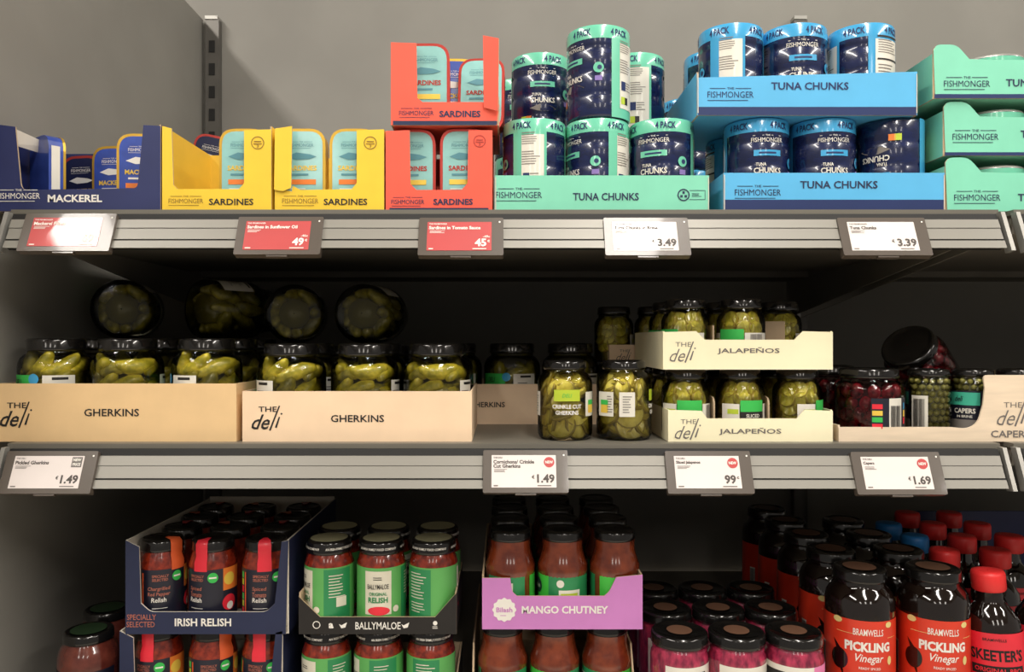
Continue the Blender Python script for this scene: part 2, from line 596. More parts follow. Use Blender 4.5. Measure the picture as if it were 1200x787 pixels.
# ------------------------------------------------------------------ trays
def tray(name, label, group, pts, Z, base, depth, mats, rad=None, side=None, inner=None, edge=None, lean=0, rz=0, cat='box', back=True, side_l=None, side_r=None, lefth=None, righth=None, floor_t=.002, front_rx=0):
    """pts: outline of the front panel in the photo's pixels at distance Z, bottom edge first"""
    k = Z / F
    pb = max(p[1] for p in pts)
    xs = [p[0] for p in pts]
    cx = (min(xs) + max(xs)) / 2
    loc = [(p[0] - cx, pb - p[1]) for p in pts]
    loc = [(a * k, b * k) for a, b in loc]
    if rad: loc = rounded(loc, rad)
    g = empty(name, (X(cx, Z), Z, CH + base), label, cat, group, rz)
    w = (max(xs) - min(xs)) * k
    th = .0022
    outer = mats; inner = inner or M_kraft; edge = edge or inner
    f = MB().prism(loc, th, (0, 1, 2), 'y').build('front_panel', [outer, inner, edge], g)
    hmax = max(p[1] for p in loc)
    hl = lefth or hmax; hr = righth or hmax
    for s, h in ((-1, hl), (1, hr)):
        prof = side(h, depth) if side else [(th, 0), (depth, 0), (depth, h), (th, h)]
        xat = -w / 2 if s < 0 else w / 2 - th
        mi = (0, 1, 2) if s > 0 else (1, 0, 2)
        MB().prism(prof, th, mi, 'x', xat).build('side_panel', [outer, inner, edge], g)
    if back:
        hb = min(hl, hr)
        MB().box(-w / 2 + th, w / 2 - th, depth - th, depth, floor_t, hb, 0).build('back_panel', inner, g)
    MB().box(-w / 2 + th, w / 2 - th, th, depth - th, 0, floor_t, 0).build('base_panel', inner, g)
    g['w'] = w; g['k'] = k
    return g, (lambda px: (px - cx) * k), (lambda py: (pb - py) * k)


def fishlogo(mb, u, v, w, mi, P, bold=.01):
    mb.text('THE', u, v + w * .135, w * .15, w * .05, P, mi, .01)
    mb.rect(u - w * .28, v + w * .135, w * .34, w * .014, P, mi)
    mb.rect(u + w * .28, v + w * .135, w * .34, w * .014, P, mi)
    mb.text('FISHMONGER', u, v, w, w * .135, P, mi, 0.0)
    mb.rect(u - w * .06, v - w * .125, w * .88, w * .014, P, mi)


def roundel(mb, u, v, r, mi, P):
    mb.disc(u, v, r, P, mi, 18, rin=r * .86)
    mb.rect(u, v + r * .2, r * 1.1, r * .16, P, mi)
    mb.rect(u, v - r * .15, r * 1.3, r * .16, P, mi)
    mb.text('3', u, v - r * .5, r * .35, r * .45, P, mi)


PT = plane(-.0005)
ZT = .932
b1 = S1
# mackerel box
g, ux, vz = tray('mackerel_box', 'navy blue cardboard box of mackerel tins at the left end of the top shelf', 'tinned fish display boxes',
                 [(-6, 247), (188, 247), (188, 147), (168, 146), (161, 220), (25, 222), (18, 148), (-6, 145)], ZT, b1, .15, M_navycard, {4: .006, 5: .008}, inner=M_navycard, edge=M_kraft)
t = MB(); fishlogo(t, ux(22), vz(229), .052, 0, PT); t.text('MACKEREL', ux(88), vz(232), .066, .0092, PT, 0, .03)
t.build('lettering', M_white, g)
MB().add([(-.088, .006, .084), (-.070, .07, .082), (-.066, .07, .095), (-.086, .006, .1045)], [(0, 1, 2, 3), (3, 2, 1, 0)]).build('torn_flap', M_whitecard, g)
# yellow box, open left
g, ux, vz = tray('sardine_box', 'yellow sardine box torn open on its left half beside the navy box', 'tinned fish display boxes',
                 [(190, 247), (318, 247), (318, 151), (286, 152), (286, 214), (280, 221), (208, 221), (203, 216), (201, 150), (190, 147)], ZT, b1, .15, M_yellow, inner=M_yellow_in, edge=M_kraft)
t = MB(); fishlogo(t, ux(218), vz(235), .042, 1, PT); t.text('SARDINES', ux(271), vz(236), .054, .0078, PT, 0, .02); roundel(t, ux(302), vz(167), .008, 1, PT)
t.build('lettering', [M_ink, mat('print_ochre', (150, 118, 40), .6)], g)
# yellow box 2
g, ux, vz = tray('sardine_box', 'yellow sardine box with a torn left flap and two teal tins, beside the coral boxes', 'tinned fish display boxes',
                 [(322, 247), (450, 247), (450, 151), (418, 152), (418, 214), (412, 221), (352, 222), (343, 217), (342, 224), (330, 221), (322, 200)], ZT, b1, .15, M_yellow, inner=M_yellow_in, edge=M_kraft, lefth=.100)
t = MB(); fishlogo(t, ux(352), vz(235), .044, 1, PT); t.text('SARDINES', ux(405), vz(236), .053, .0078, PT, 0, .02); roundel(t, ux(434), vz(167), .008, 1, PT)
t.build('lettering', [M_ink, MATS['print_ochre']], g)
fl = MB().prism([(ux(322), vz(222)), (ux(332), vz(224)), (ux(342), vz(220)), (ux(343), vz(148)), (ux(323), vz(151))], .002, (0, 1, 1), 'y', -.003)
fl.build('torn_flap', [M_yellow, M_kraft], g)
# coral boxes
g, ux, vz = tray('sardine_box', 'lower coral red sardine box standing on the shelf', 'tinned fish display boxes',
                 [(452, 247), (577, 247), (577, 152), (549, 152), (548, 214), (541, 222), (488, 222), (481, 215), (480, 152), (452, 153)], ZT, b1, .15, M_coral, inner=M_coral, edge=M_kraft)
t = MB(); fishlogo(t, ux(478), vz(236), .040, 0, PT); t.text('SARDINES', ux(531), vz(236), .048, .0075, PT, 0, .03); roundel(t, ux(562), vz(165), .0075, 1, PT)
t.rect(0, .002, .12, .004, PT, 0)
t.build('lettering', [M_navy, mat('print_rust', (170, 60, 50), .6)], g)
coral_top = b1 + .1045
g, ux, vz = tray('sardine_box', 'upper coral red sardine box with a flap bent out, stacked on the lower one', 'tinned fish display boxes',
                 [(458, 146), (582, 146), (585, 122), (570, 119), (532, 119), (495, 119), (489, 114), (488, 50), (458, 49)], ZT, coral_top, .15, M_coral, inner=M_coral, edge=M_kraft, righth=.035)
t = MB(); fishlogo(t, ux(488), vz(132), .042, 0, PT); t.text('SARDINES', ux(539), vz(133), .050, .0078, PT, 0, .03)
t.rect(0, .0025, .126, .005, PT, 0)
t.build('lettering', [M_navy], g)
flp = MB().prism([(0, 0), (.018, -.006), (.020, .080), (.0, .086)], .002, (0, 1, 1), 'y').build('bent_flap', [M_coral, M_kraft], g, (ux(567), -.003, vz(126)))
flp.rotation_euler = (R(2), 0, R(-18))
# tuna box, mint
def tuna_box(name, label, pts, Z, base, depth, main, ink, strip=None, rad=None, logo=None, title=None, mark=None, **kw):
    g, ux, vz = tray(name, label, 'tuna display boxes', pts, Z, base, depth, main, rad, inner=main, edge=M_kraft, **kw)
    t = MB()
    fishlogo(t, ux(logo[0]), vz(logo[1]), .056, 0, PT, .012)
    t.text('TUNA CHUNKS', ux(title[0]), vz(title[1]), title[2], .0092, PT, 0, .02)
    hb = .9 * (max(p[1] for p in pts) - min(p[1] for p in pts)) * g['k'] if len(pts) == 4 else 0
    for sx in (-1, 1):
        if hb: t.rect(sx * (g['w'] / 2 - .0009), hb * .55, .0011, hb, plane(-.0007), 2)
    if strip:
        w = g['w']
        t.rect(0, strip / 2, w - .002, strip, plane(-.0004), 1)
    if mark:
        t.disc(ux(mark), vz(logo[1]), .0075, PT, 0, 18, rin=.006)
        for a in (90, 210, 330):
            t.rect(ux(mark) + .003 * cos(R(a)), vz(logo[1]) + .003 * sin(R(a)), .003, .003, PT, 0)
        t.rect(ux(mark) + .0165, vz(logo[1]) + .0055, .019, .0006, PT, 0)
        t.rect(ux(mark) + .0165, vz(logo[1]) - .0055, .019, .0006, PT, 0)
        t.rect(ux(mark) + .026, vz(logo[1]), .0006, .0115, PT, 0)
        t.lines(ux(mark) + .017, vz(logo[1]), .014, .005, 3, PT, 0, 1)
    t.build('lettering', [ink, M_deep, M_whitecard], g)
    return g


tuna_box('tuna_box', 'low mint green tuna box in the middle of the top shelf', [(580, 248), (831, 248), (831, 206), (580, 206)], ZT, b1, .30, M_mint, M_navy, logo=(608, 229), title=(710, 231, .080), mark=801)
tuna_box('tuna_box', 'lower blue tuna box with a navy strip on the shelf', [(848, 248), (1107, 248), (1107, 203), (848, 203)], ZT, b1, .175, M_sky, M_navy, strip=.014, logo=(888, 226), title=(983, 217, .094))
UP = b1 + .1165
tuna_box('tuna_box', 'upper blue tuna box stacked on the blue tuna packs', [(817, 139), (1075, 139), (1075, 88), (817, 95)], ZT, UP, .175, M_sky, M_deep, strip=.010, logo=(856, 115), title=(949, 105, .094))
mp_ = [(1110, 247), (1370, 247), (1370, 202), (1180, 202), (1150, 201), (1135, 184), (1112, 184), (1108, 190)]
tuna_box('tuna_box', 'bottom mint green tuna box of the stack of three at the right end', mp_, ZT, b1, .30, M_mint, M_navy, rad={5: .008, 6: .006}, logo=(1145, 231), title=(1237, 231, .092), lefth=.055)
mp2 = [(p[0] - 2, p[1]) for p in mp_]
tuna_box('tuna_box', 'middle mint green tuna box of the stack of three at the right end', mp2, ZT + .004, b1 + .0685, .30, M_mint, M_navy, strip=.004, rad={5: .008, 6: .006}, logo=(1143, 225), title=(1240, 222, .092), lefth=.055)
mp3 = [(p[0] - 14 if p[0] < 1300 else p[0], p[1]) for p in mp_]
tuna_box('tuna_box', 'top mint green tuna box of the stack of three at the right end', mp3, ZT, b1 + .137, .30, M_mint, M_navy, strip=.005, rad={5: .008, 6: .006}, logo=(1133, 230), title=(1223, 229, .092), lefth=.055)


# ------------------------------------------------------------------ fish tins
def make_tin(kind):
    rim, face, word, wm = {'sun': (M_gold, M_tinteal, 'SARDINES', M_ytext), 'tom': (M_tinred, M_tinteal, 'SARDINES', M_tinred), 'mack': (M_gold, M_tinblue, 'MACKEREL', M_ytext), 'dark': (M_tinred, M_tindark, 'MACKEREL', M_ytext)}[kind]
    g = empty('fish_tin', (0, 0, 0), '-', 'tin')
    w, h, d = .058, .100, .022
    o = arc_rect(w, h, .020, 6, 0, h / 2)
    MB().prism(o, d - .004, (0, 0, 0), 'y', .002).build('tin_body', face if kind in ('mack', 'dark') else rim, g)
    MB().prism(arc_rect(w + .001, h + .001, .020, 6, 0, h / 2), .003, (0, 0, 0), 'y', 0).build('rim', rim, g)
    MB().prism(arc_rect(w - .006, h - .006, .017, 6, 0, h / 2), .0006, (0, 0, 0), 'y', -.0006).build('face', face, g)
    t = MB(); P = plane(-.0011)
    fishlogo(t, 0, .080, .030, 0, P)
    fp = [(-.018, .066), (-.006, .071), (.010, .069), (.019, .066), (.010, .063), (-.006, .062)]
    t.shape(fp, P, 0)
    t.text(word, 0, .052, .038, .0062, P, 1, .03)
    t.lines(0, .044, .03, .004, 1, P, 0, 1, .6)
    t.rect(0, .035, .036, .0062, P, 2)
    t.lines(0, .025, .034, .006, 2, P, 3, 1)
    t.disc(-.015, .013, .0055, P, 1, 14)
    t.disc(.012, .010, .008, P, 4, 14, ry=.003)
    t.build('lettering', [M_white if kind in ('mack', 'dark') else mat('tin_print_teal', (88, 146, 158), .5), wm, M_orange if kind != 'tom' else M_ytext, M_white, M_navy], g)
    if kind == 'mack':
        MB().box(-w / 2 - .0008, -w / 2 + .0005, .007, .017, .012, .085).build('side_sticker', M_filmwhite, g)
    return g


tin = {k: make_tin(k) for k in ('sun', 'tom', 'mack', 'dark')}
zt = CH + b1 + .0025
GT = 'oval cornered fish tins'
place(tin['mack'], (X(60, .985) + .002, .992, zt), 'blue fish tin turned round, showing its back and white side sticker', GT, 142)
place(tin['mack'], (X(128, 1.0), 1.01, zt - .004), 'blue mackerel tin with gold rim in the middle of the navy box', GT, -6)
place(tin['mack'], (X(165, .965), .965, zt), 'blue mackerel tin half behind the right post of the navy box', GT, 4)
place(tin['dark'], (X(93, 1.05), 1.055, zt - .006), 'dark blue fish tin at the back of the navy box', GT, -10)
place(tin['sun'], (X(286, .945), .942, zt), 'teal fish tin with gold rim in the half empty yellow box', GT, 0)
place(tin['dark'], (X(238, 1.18) - .05, 1.18, CH + b1 + .0292), 'dark blue fish tin laid on its side behind the half empty yellow box', GT, rot=(0, R(90), 0))
place(tin['dark'], (X(236, 1.18), 1.18, CH + b1 + .0600), 'dark blue fish tin with red rim propped up behind the half empty yellow box', GT, rot=(0, R(12), 0))
place(tin['mack'], (X(205, 1.15), 1.16, CH + b1), 'blue fish tin behind the half empty yellow box at its left', GT, 0)
place(tin['sun'], (X(354, .945), .942, zt), 'teal gold-rimmed tin on the left in the full yellow box', GT, 0)
place(tin['sun'], (X(415, .945), .942, zt), 'teal gold-rimmed tin on the right in the full yellow box', GT, 0)
place(tin['tom'], (X(483, .95), .945, zt), 'teal tin with red rim on the left in the lower coral box', GT, 0)
place(tin['tom'], (X(544, .945), .942, zt), 'teal tin with red rim on the right in the lower coral box', GT, 0)
zt2 = CH + coral_top + .0025
place(tin['tom'], (X(499, .945), .942, zt2), 'teal tin with red rim on the left in the upper coral box', GT, 0)
place(tin['tom'], (X(563, .97), .965, zt2 - .0), 'lower set teal tin with red rim on the right in the upper coral box', GT, rot=(R(-12), 0, R(-4)))
place(tin['mack'], (X(533, .99), .993, zt2), 'blue fish tin behind the two teal tins of the upper coral box', GT, 3)


# ------------------------------------------------------------------ tuna packs
def make_pack(colour):
    band = M_filmmint if colour == 'mint' else M_filmsky
    g = empty('tuna_pack', (0, 0, 0), '-', 'tin pack')
    r, H, n = .0398, .1135, 4
    ch = H / n
    prof = [(.001, 0), (r - .004, 0), (r - .001, .001)]
    mis = [2, 0]
    for i in range(n):
        z = i * ch
        prof += [(r, z + .0035), (r, z + ch - .0035)]
        mis += [0, 0]
        if i < n - 1:
            prof += [(r - .0011, z + ch)]; mis += [0]
    prof += [(r - .0008, H - .0010), (r - .0035, H), (.001, H - .001)]
    mis += [1, 1, 2]
    MB().lathe(prof, 48, mis=mis[:len(prof) - 1]).build('can_stack', [M_filmnavy, band, M_upright], g)
    r1_ = r + .0003
    C = cyl(r1_)
    full = 2 * pi * r1_
    MB().lathe([(r1_, H - .0175), (r1_, H - .0035), (r1_ - .001, H - .001)], 48).build('top_band', band, g)
    S = lambda a: a / 360 * full
    for a, wdeg in ((96, 62), (-138, 92)):
        MB().lathe([(r1_, 0), (r1_, H - .0175)], max(2, int(wdeg / 7)), 0, a - wdeg / 2, a + wdeg / 2).build('side_stripe', band, g)
    r2_ = r1_ + .0003
    C2 = cyl(r2_)
    p = MB()
    p.lathe([(r2_, .012), (r2_, H - .021)], 8, 0, 82, 122)
    p.lathe([(r2_, .012), (r2_, H - .021)], 8, 0, -172, -120)
    C3 = cyl(r2_ + .0003)
    p.lines(S(101), .088, .024, .016, 6, C3, 1, 3); p.lines(S(101), .064, .024, .018, 6, C3, 1, 3)
    p.rect(S(92), .040, .008, .011, C3, 2, 2); p.lines(S(107), .040, .012, .012, 4, C3, 1, 2)
    p.rect(S(91), .022, .007, .009, C3, 3, 2); p.rect(S(100), .022, .006, .009, C3, 4, 2)
    p.rect(S(-146), .096, .035, .0022, C3, 4, 6); p.lines(S(-146), .084, .033, .018, 6, C3, 1, 4)
    p.rect(S(-146), .068, .035, .0022, C3, 4, 6); p.lines(S(-146), .045, .033, .036, 9, C3, 1, 4)
    p.build('info_panel', [M_filmwhite, M_fine, M_deep, M_lime, M_ink], g)
    t = MB()
    for k in range(5):
        t.text('4 PACK', S(k * 72 + 10), H - .0095, .0255, .0084, C2, 1, .03)
    fishlogo(t, S(-12), .086, .040, 0, C)
    t.text('TUNA', S(-24), .056, .0125, .0042, C2, 0, .02)
    t.text('CHUNKS', S(-12), .0485, .034, .0072, C2, 0, .025)
    t.shape([(S(-12) - .018, .038), (S(-12) - .004, .043), (S(-12) + .012, .041), (S(-12) + .02, .037), (S(-12) + .006, .034), (S(-12) - .006, .034)], C2, 3)
    t.rect(S(-12), .070, .034, .0072, C2, 2, 5)
    t.lines(S(-12), .070, .022, .003, 1, C3, 1, 3, .7)
    t.disc(S(42), .060, .0065, C2, 2, 16); t.disc(S(44), .060, .003, C3, 1, 8)
    t.rect(S(42), .047, .009, .006, C2, 4, 2)
    t.rect(S(-50), .024, .008, .008, C2, 5, 2); t.rect(S(-40), .024, .008, .008, C2, 6, 2)
    t.build('lettering', [M_filmwhite, M_deep, band, M_fine, M_lilac, M_lime, M_orange], g)
    return g


mintp, bluep = make_pack('mint'), make_pack('blue')
GM, GB = 'four-packs of tuna in mint and navy film', 'four-packs of tuna in blue and navy film'
def pack(p, px, Z, z, label, grp, rz, rot=None):
    return place(p, (X(px, Z), Z, CH + z), label, grp, rz, rot)


ZP = .977
zb = b1 + .0025
pack(mintp, 626, ZP, zb, 'mint tuna four-pack in the mint box, left of the three in front, white panel showing', GM, -107)
pack(mintp, 700, ZP, zb, 'mint tuna four-pack in the mint box, middle of the three in front', GM, -52)
pack(mintp, 775, ZP, zb, 'mint tuna four-pack in the mint box, right of the three in front', GM, -14)
for i, a in enumerate((10, 60, 200)):
    pack(mintp, (626, 700, 775)[i] * .925 + 590 * .075, ZP + .081, zb, ('mint tuna four-pack in the second row, behind the left front one', 'mint tuna four-pack in the second row, behind the middle front one', 'mint tuna four-pack in the second row, behind the right front one')[i], GM, a)
z2 = zb + .1142
pack(mintp, 701, ZP, z2, 'tallest standing mint tuna four-pack, alone on top of the front row', GM, -48)
pack(mintp, 633, ZP + .09, z2, 'mint tuna four-pack stacked at the upper left with readable white chunks lettering', GM, 14)
pack(mintp, 744, ZP + .09, z2, 'mint tuna four-pack stacked behind the tallest one, white panel showing', GM, -104)
pack(mintp, 611, ZP + .19, z2, 'mint tuna four-pack furthest back at the left, half hidden by the coral box', GM, 10)
pack(mintp, 611, ZP + .19, zb, 'mint tuna four-pack at the back on the box floor behind the coral boxes', GM, 30)
pack(bluep, 886, ZP, zb, 'blue tuna four-pack in the lower blue box, leftmost of its front row', GB, 14)
pack(bluep, 963, ZP, zb, 'blue tuna four-pack in the lower blue box, middle of its front row', GB, 12)
pack(bluep, 1042, ZP, zb + .1135, 'blue tuna four-pack standing upside down in the lower blue box', GB, 0, (R(180), 0, R(118)))
pack(bluep, 862, ZP + .085, zb, 'blue tuna four-pack in shade behind the leftmost one of the lower blue box', GB, 60)
pack(bluep, 938, ZP + .085, zb, 'blue tuna four-pack in shade behind the middle one of the lower blue box', GB, 140)
pack(bluep, 804, 1.25, b1, 'blue tuna four-pack on the shelf behind the lower blue box', GB, 200)
zu = UP + .0025
pack(bluep, 856, ZP, zu, 'blue tuna four-pack in the upper box, left front, white panels showing', GB, -118)
pack(bluep, 930, ZP, zu, 'blue tuna four-pack in the upper box, middle front, with white lettering', GB, 8)
pack(bluep, 1008, ZP, zu, 'blue tuna four-pack in the upper box, right front, white panel at its right', GB, 172)
pack(bluep, 836, ZP + .085, zu, 'blue tuna four-pack in the second row of the upper blue box', GB, 20)
pack(bluep, 804, 1.25, b1 + .1140, 'blue tuna four-pack low behind the upper blue box at its left', GB, 20)

# short single tins inside the stacked mint boxes
def make_can():
    g = empty('tuna_can', (0, 0, 0), '-', 'tin')
    r = .0395
    MB().lathe([(.001, 0), (r - .002, 0), (r, .003), (r, .052), (r - .002, .055), (r - .004, .053), (.001, .053)], 40, mis=[1, 1, 0, 1, 1, 2]).build('can_body', [M_filmnavy, M_cap, M_filmwhite], g)
    MB().lathe([(r + .0004, .040), (r + .0004, .0515)], 40).build('top_band', M_filmmint, g)
    return g


can = make_can()
for k, (lift, lab) in enumerate(((b1 + .0025, 'bottom'), (b1 + .071, 'middle'), (b1 + .1395, 'top'))):
    for j, px in enumerate((1158, 1238)):
        if k == 2 and j == 1: continue
        place(can, (X(px, ZP), ZP, CH + lift), f'tuna can in the {lab} box of the mint stack, ' + ('beside the high post' if j == 0 else 'second from the post'), 'tuna cans in the stacked mint boxes', 20 * k)


# ------------------------------------------------------------------ jar contents
def gherkin_mesh(L, r, seed):
    rnd = random.Random(seed)
    vs, fs = [], []
    nz, na = 12, 12
    bend = rnd.uniform(-.15, .15)
    for i in range(nz + 1):
        t = i / nz
        s = max(0.02, sin(pi * (0.03 + .94 * t)) ** .45)
        for j in range(na):
            a = 2 * pi * j / na
            rr = r * s * (1 + rnd.uniform(-.06, .06))
            vs.append((rr * cos(a) + bend * L * (4 * (t - .5) ** 2), rr * sin(a), (t - .5) * L))
    for i in range(nz):
        for j in range(na):
            fs.append((i * na + j, i * na + (j + 1) % na, (i + 1) * na + (j + 1) % na, (i + 1) * na + j))
    fs.append(tuple(reversed(range(na))))
    fs.append(tuple(nz * na + j for j in range(na)))
    me = bpy.data.meshes.new('gherkin')
    me.from_pydata(vs, [], fs)
    for p in me.polygons: p.use_smooth = True
    return me


GH = []
for k in range(6):
    me = gherkin_mesh(.044 + .004 * (k % 3), .0095 + .001 * (k % 2), k)
    me.materials.append(M_gherkin if k % 3 else M_gherkin2)
    GH.append(me)


def slice_mesh(r, seed, m1, m2, t=.0045, hole=False):
    mb = MB(); n = 20
    rows = 7
    rnd = random.Random(seed)
    sq = rnd.uniform(.82, 1)
    top, bot = [], []
    def h(x): return .0009 * sin(x / r * 9)
    rings = [0.01 if not hole else .45, .35 if not hole else .6, .7, .92, 1.0]
    vs = []
    for z0 in (t / 2, -t / 2):
        for k in rings:
            for i in range(n):
                a = 2 * pi * i / n
                x, y = r * k * cos(a), r * k * sin(a) * sq
                vs.append((x, y, z0 + h(x)))
    o = len(rings) * n
    fs = []; mi = []
    for k in range(len(rings) - 1):
        for i in range(n):
            j = (i + 1) % n
            fs.append((k * n + i, (k + 1) * n + i, (k + 1) * n + j, k * n + j)); mi.append(1 if k == 3 else 0)
            fs.append((o + k * n + j, o + (k + 1) * n + j, o + (k + 1) * n + i, o + k * n + i)); mi.append(1 if k == 3 else 0)
    K = (len(rings) - 1) * n
    for i in range(n):
        j = (i + 1) % n
        fs.append((K + j, K + i, o + K + i, o + K + j)); mi.append(1)
        if hole:
            fs.append((i, j, o + j, o + i)); mi.append(0)
    me = bpy.data.meshes.new('slice')
    me.from_pydata(vs, [], fs)
    me.materials.append(m1); me.materials.append(m2)
    me.polygons.foreach_set('material_index', mi)
    for p in me.polygons: p.use_smooth = True
    return me


SL = [slice_mesh(.0185, k, M_slice, M_slicerim) for k in range(3)]
JA = [slice_mesh(.0112, k, M_jala, M_slicerim, .0055) for k in range(3)]


def piece(name, me, parent, loc, rot):
    o = bpy.data.objects.new(name, me)
    COL.objects.link(o)
    o.parent = parent; o.location = loc; o.rotation_euler = rot
    return o


def balls(parent, name, r, z0, z1, R0, mtl, n, seed=1, sub=1, ez=1.0):
    """many small round fruits packed against the glass, one mesh"""
    rnd = random.Random(seed)
    import bmesh
    bm = bmesh.new(); bmesh.ops.create_icosphere(bm, subdivisions=sub, radius=r)
    base = [v.co.copy() for v in bm.verts]; fc = [tuple(v.index for v in f.verts) for f in bm.faces]
    bm.free()
    mb = MB()
    rows = max(1, int((z1 - z0) / (r * 1.75)))
    for i in range(rows):
        m = int(2 * pi * (R0 - r) / (r * 2.05))
        for j in range(m):
            a = 2 * pi * (j + (i % 2) * .5 + rnd.uniform(-.12, .12)) / m
            rr = R0 - r - rnd.uniform(0, .0012)
            z = z0 + r + (z1 - z0 - 2 * r) * i / max(1, rows - 1) + rnd.uniform(-.0006, .0006)
            s = rnd.uniform(.88, 1.06)
            mb.add([(rr * sin(a) + c.x * s, -rr * cos(a) + c.y * s, z + c.z * s * ez) for c in base], fc, 0, True)
    o = mb.build(name, mtl, parent)
    o['kind'] = 'stuff'
    return o


def lid(g, r, z, h, top=None, mtl=None, topr=.6):
    m = mtl or M_lid
    prof = [(r - .002, z), (r, z + .001), (r + .0006, z + .003), (r, z + .005), (r, z + h - .003), (r - .0012, z + h - .0008), (r - .003, z + h), (r * .86, z + h), (r * .83, z + h - .001), (r * topr, z + h - .001), (.0008, z + h - .0008)]
    o = MB().lathe(prof, 36).build('lid', m, g)
    if top:
        c = MB(); n = 24
        c.add([(r * topr * cos(2 * pi * i / n), r * topr * sin(2 * pi * i / n), z + h + .0002) for i in range(n)], [tuple(range(n))])
        c.build('lid_print', top, o)
    return o


def pickle_profile(r, rn, hb, hs, hn):
    """body radius, neck radius, start of the shoulder, start of neck, top of neck"""
    return [(.001, .0015), (r * .80, .0), (r * .93, .0015), (r, .007), (r, hb), (r * .985, hb + (hs - hb) * .3), (r * .93, hb + (hs - hb) * .65), (rn * 1.02 + (r - rn) * .25, hb + (hs - hb) * .9), (rn, hs), (rn, hn)]


# gherkin jar
def make_gherkin_jar(detail=True):
    g = empty('gherkin_jar', (0, 0, 0), '-', 'jar')
    r = .0430
    MB().lathe(pickle_profile(r, .0325, .080, .097, .104), 40).build('glass', G_olive, g)
    lid(g, .0345, .100, .016)
    MB().lathe([(.001, .006), (r * .5, .006), (r * .5, .070), (.001, .080)], 16).build('brine', M_brine, g)
    rnd = random.Random(3 if detail else 9)
    if detail:
        n = 0
        spots = []
        for L_, z in enumerate((.028, .056, .080)):
            for q in range(8 if L_ < 2 else 7):
                spots.append((q * 360 / (8 if L_ < 2 else 7) + 20 * L_, z, (80, 25, 60, 86, 40, 70, 88, 55)[(q * 3 + L_) % 8]))
        for a0, z, tilt in spots:
            a = R(a0 + rnd.uniform(-6, 6))
            rr = .0292 if z < .072 else .0265
            piece('gherkin', GH[n % 6], g, (rr * sin(a), -rr * cos(a), z), (R(rnd.uniform(-8, 8)), R(tilt), a))
            n += 1
    else:
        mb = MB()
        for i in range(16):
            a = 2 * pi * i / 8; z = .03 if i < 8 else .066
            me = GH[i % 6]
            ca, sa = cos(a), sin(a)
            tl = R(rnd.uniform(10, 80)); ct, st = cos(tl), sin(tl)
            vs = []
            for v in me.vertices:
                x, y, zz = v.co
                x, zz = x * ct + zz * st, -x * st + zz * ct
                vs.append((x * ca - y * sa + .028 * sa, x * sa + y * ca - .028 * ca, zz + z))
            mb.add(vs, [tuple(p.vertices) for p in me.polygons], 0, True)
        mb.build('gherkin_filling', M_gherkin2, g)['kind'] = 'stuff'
    rr = r + .0004; C = cyl(rr + .0003); s = lambda a: a / 360 * 2 * pi * rr
    l = MB(); l.lathe([(rr, .022), (rr, .071)], 8, 0, -68, -12)
    l.disc(s(-10), .066, .0065, C, 2, 16)
    l.text('DELI', s(-44), .062, .014, .007, C, 1, .01, .2)
    l.build('front_label', [M_green, M_ink, M_filmsky], g)
    for nme, a in (('ingredients_label', 28), ('back_label', -114)):
        l = MB(); w_ = 48 if a > 0 else 36
        l.lathe([(rr, .022), (rr, .0705)], 7, 0, a - w_ / 2, a + w_ / 2)
        l.rect(s(a + 2), .0665, .018, .0032, C, 1, 3)
        l.lines(s(a - 2), .048, .020, .022, 6, C, 2, 3)
        l.build(nme, [M_filmwhite, M_ink, M_fine], g)
    return g


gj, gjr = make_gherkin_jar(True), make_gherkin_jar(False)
GG = 'jars of whole gherkins'
BX1, BX2 = .010, .0035
ZJ = .982
rows1 = [(66, 6, 'leftmost jar of the left beige box, with green and white sticker showing'), (150, 215, 'middle front jar of the left beige box, no sticker showing'), (243, -48, 'right front jar of the left beige box, white sticker at its left')]
for px, rz, lb in rows1:
    place(gj, (X(px, ZJ), ZJ, CH + S2 + BX1), 'gherkin ' + lb, GG, rz)
rows2 = [(342, -68, 'left front jar of the peach box, white sticker low at its left'), (428, 190, 'middle front jar of the peach box'), (512, 178, 'right front jar of the peach box, white sticker low at its right')]
for px, rz, lb in rows2:
    place(gj, (X(px, ZJ), ZJ, CH + S2 + BX2), 'gherkin ' + lb, GG, rz)
nm = ('left', 'middle', 'right')
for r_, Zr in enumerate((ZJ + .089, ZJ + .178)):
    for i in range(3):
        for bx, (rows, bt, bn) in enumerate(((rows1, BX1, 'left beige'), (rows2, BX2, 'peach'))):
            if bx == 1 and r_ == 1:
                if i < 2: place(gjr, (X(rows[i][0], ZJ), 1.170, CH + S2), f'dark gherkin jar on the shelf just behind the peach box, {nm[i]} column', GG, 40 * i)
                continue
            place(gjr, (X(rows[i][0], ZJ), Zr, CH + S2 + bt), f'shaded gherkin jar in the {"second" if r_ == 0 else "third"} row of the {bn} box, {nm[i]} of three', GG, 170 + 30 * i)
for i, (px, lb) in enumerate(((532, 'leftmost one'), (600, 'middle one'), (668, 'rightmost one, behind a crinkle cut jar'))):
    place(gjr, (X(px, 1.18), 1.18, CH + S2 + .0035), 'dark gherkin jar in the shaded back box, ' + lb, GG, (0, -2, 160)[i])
# four jars lying on the lids of the others, base towards the aisle
ly = [(141, 1.115, 12, BX1 + .116, 'lying gherkin jar on top of the left box, its base facing out'), (232, 1.115, -38, BX1 + .116, 'lying gherkin jar turned half sideways with its label showing'),
      (344, 1.12, 8, BX2 + .116, 'lying gherkin jar above the left jar of the peach box'), (422, 1.11, -12, BX2 + .116, 'lying gherkin jar above the middle jar of the peach box')]
for px, Z_, yaw, bt, lb in ly:
    place(gjr, (X(px, Z_), Z_, CH + S2 + bt + .0435), lb, GG, rot=(R(-90), 0, R(yaw)))

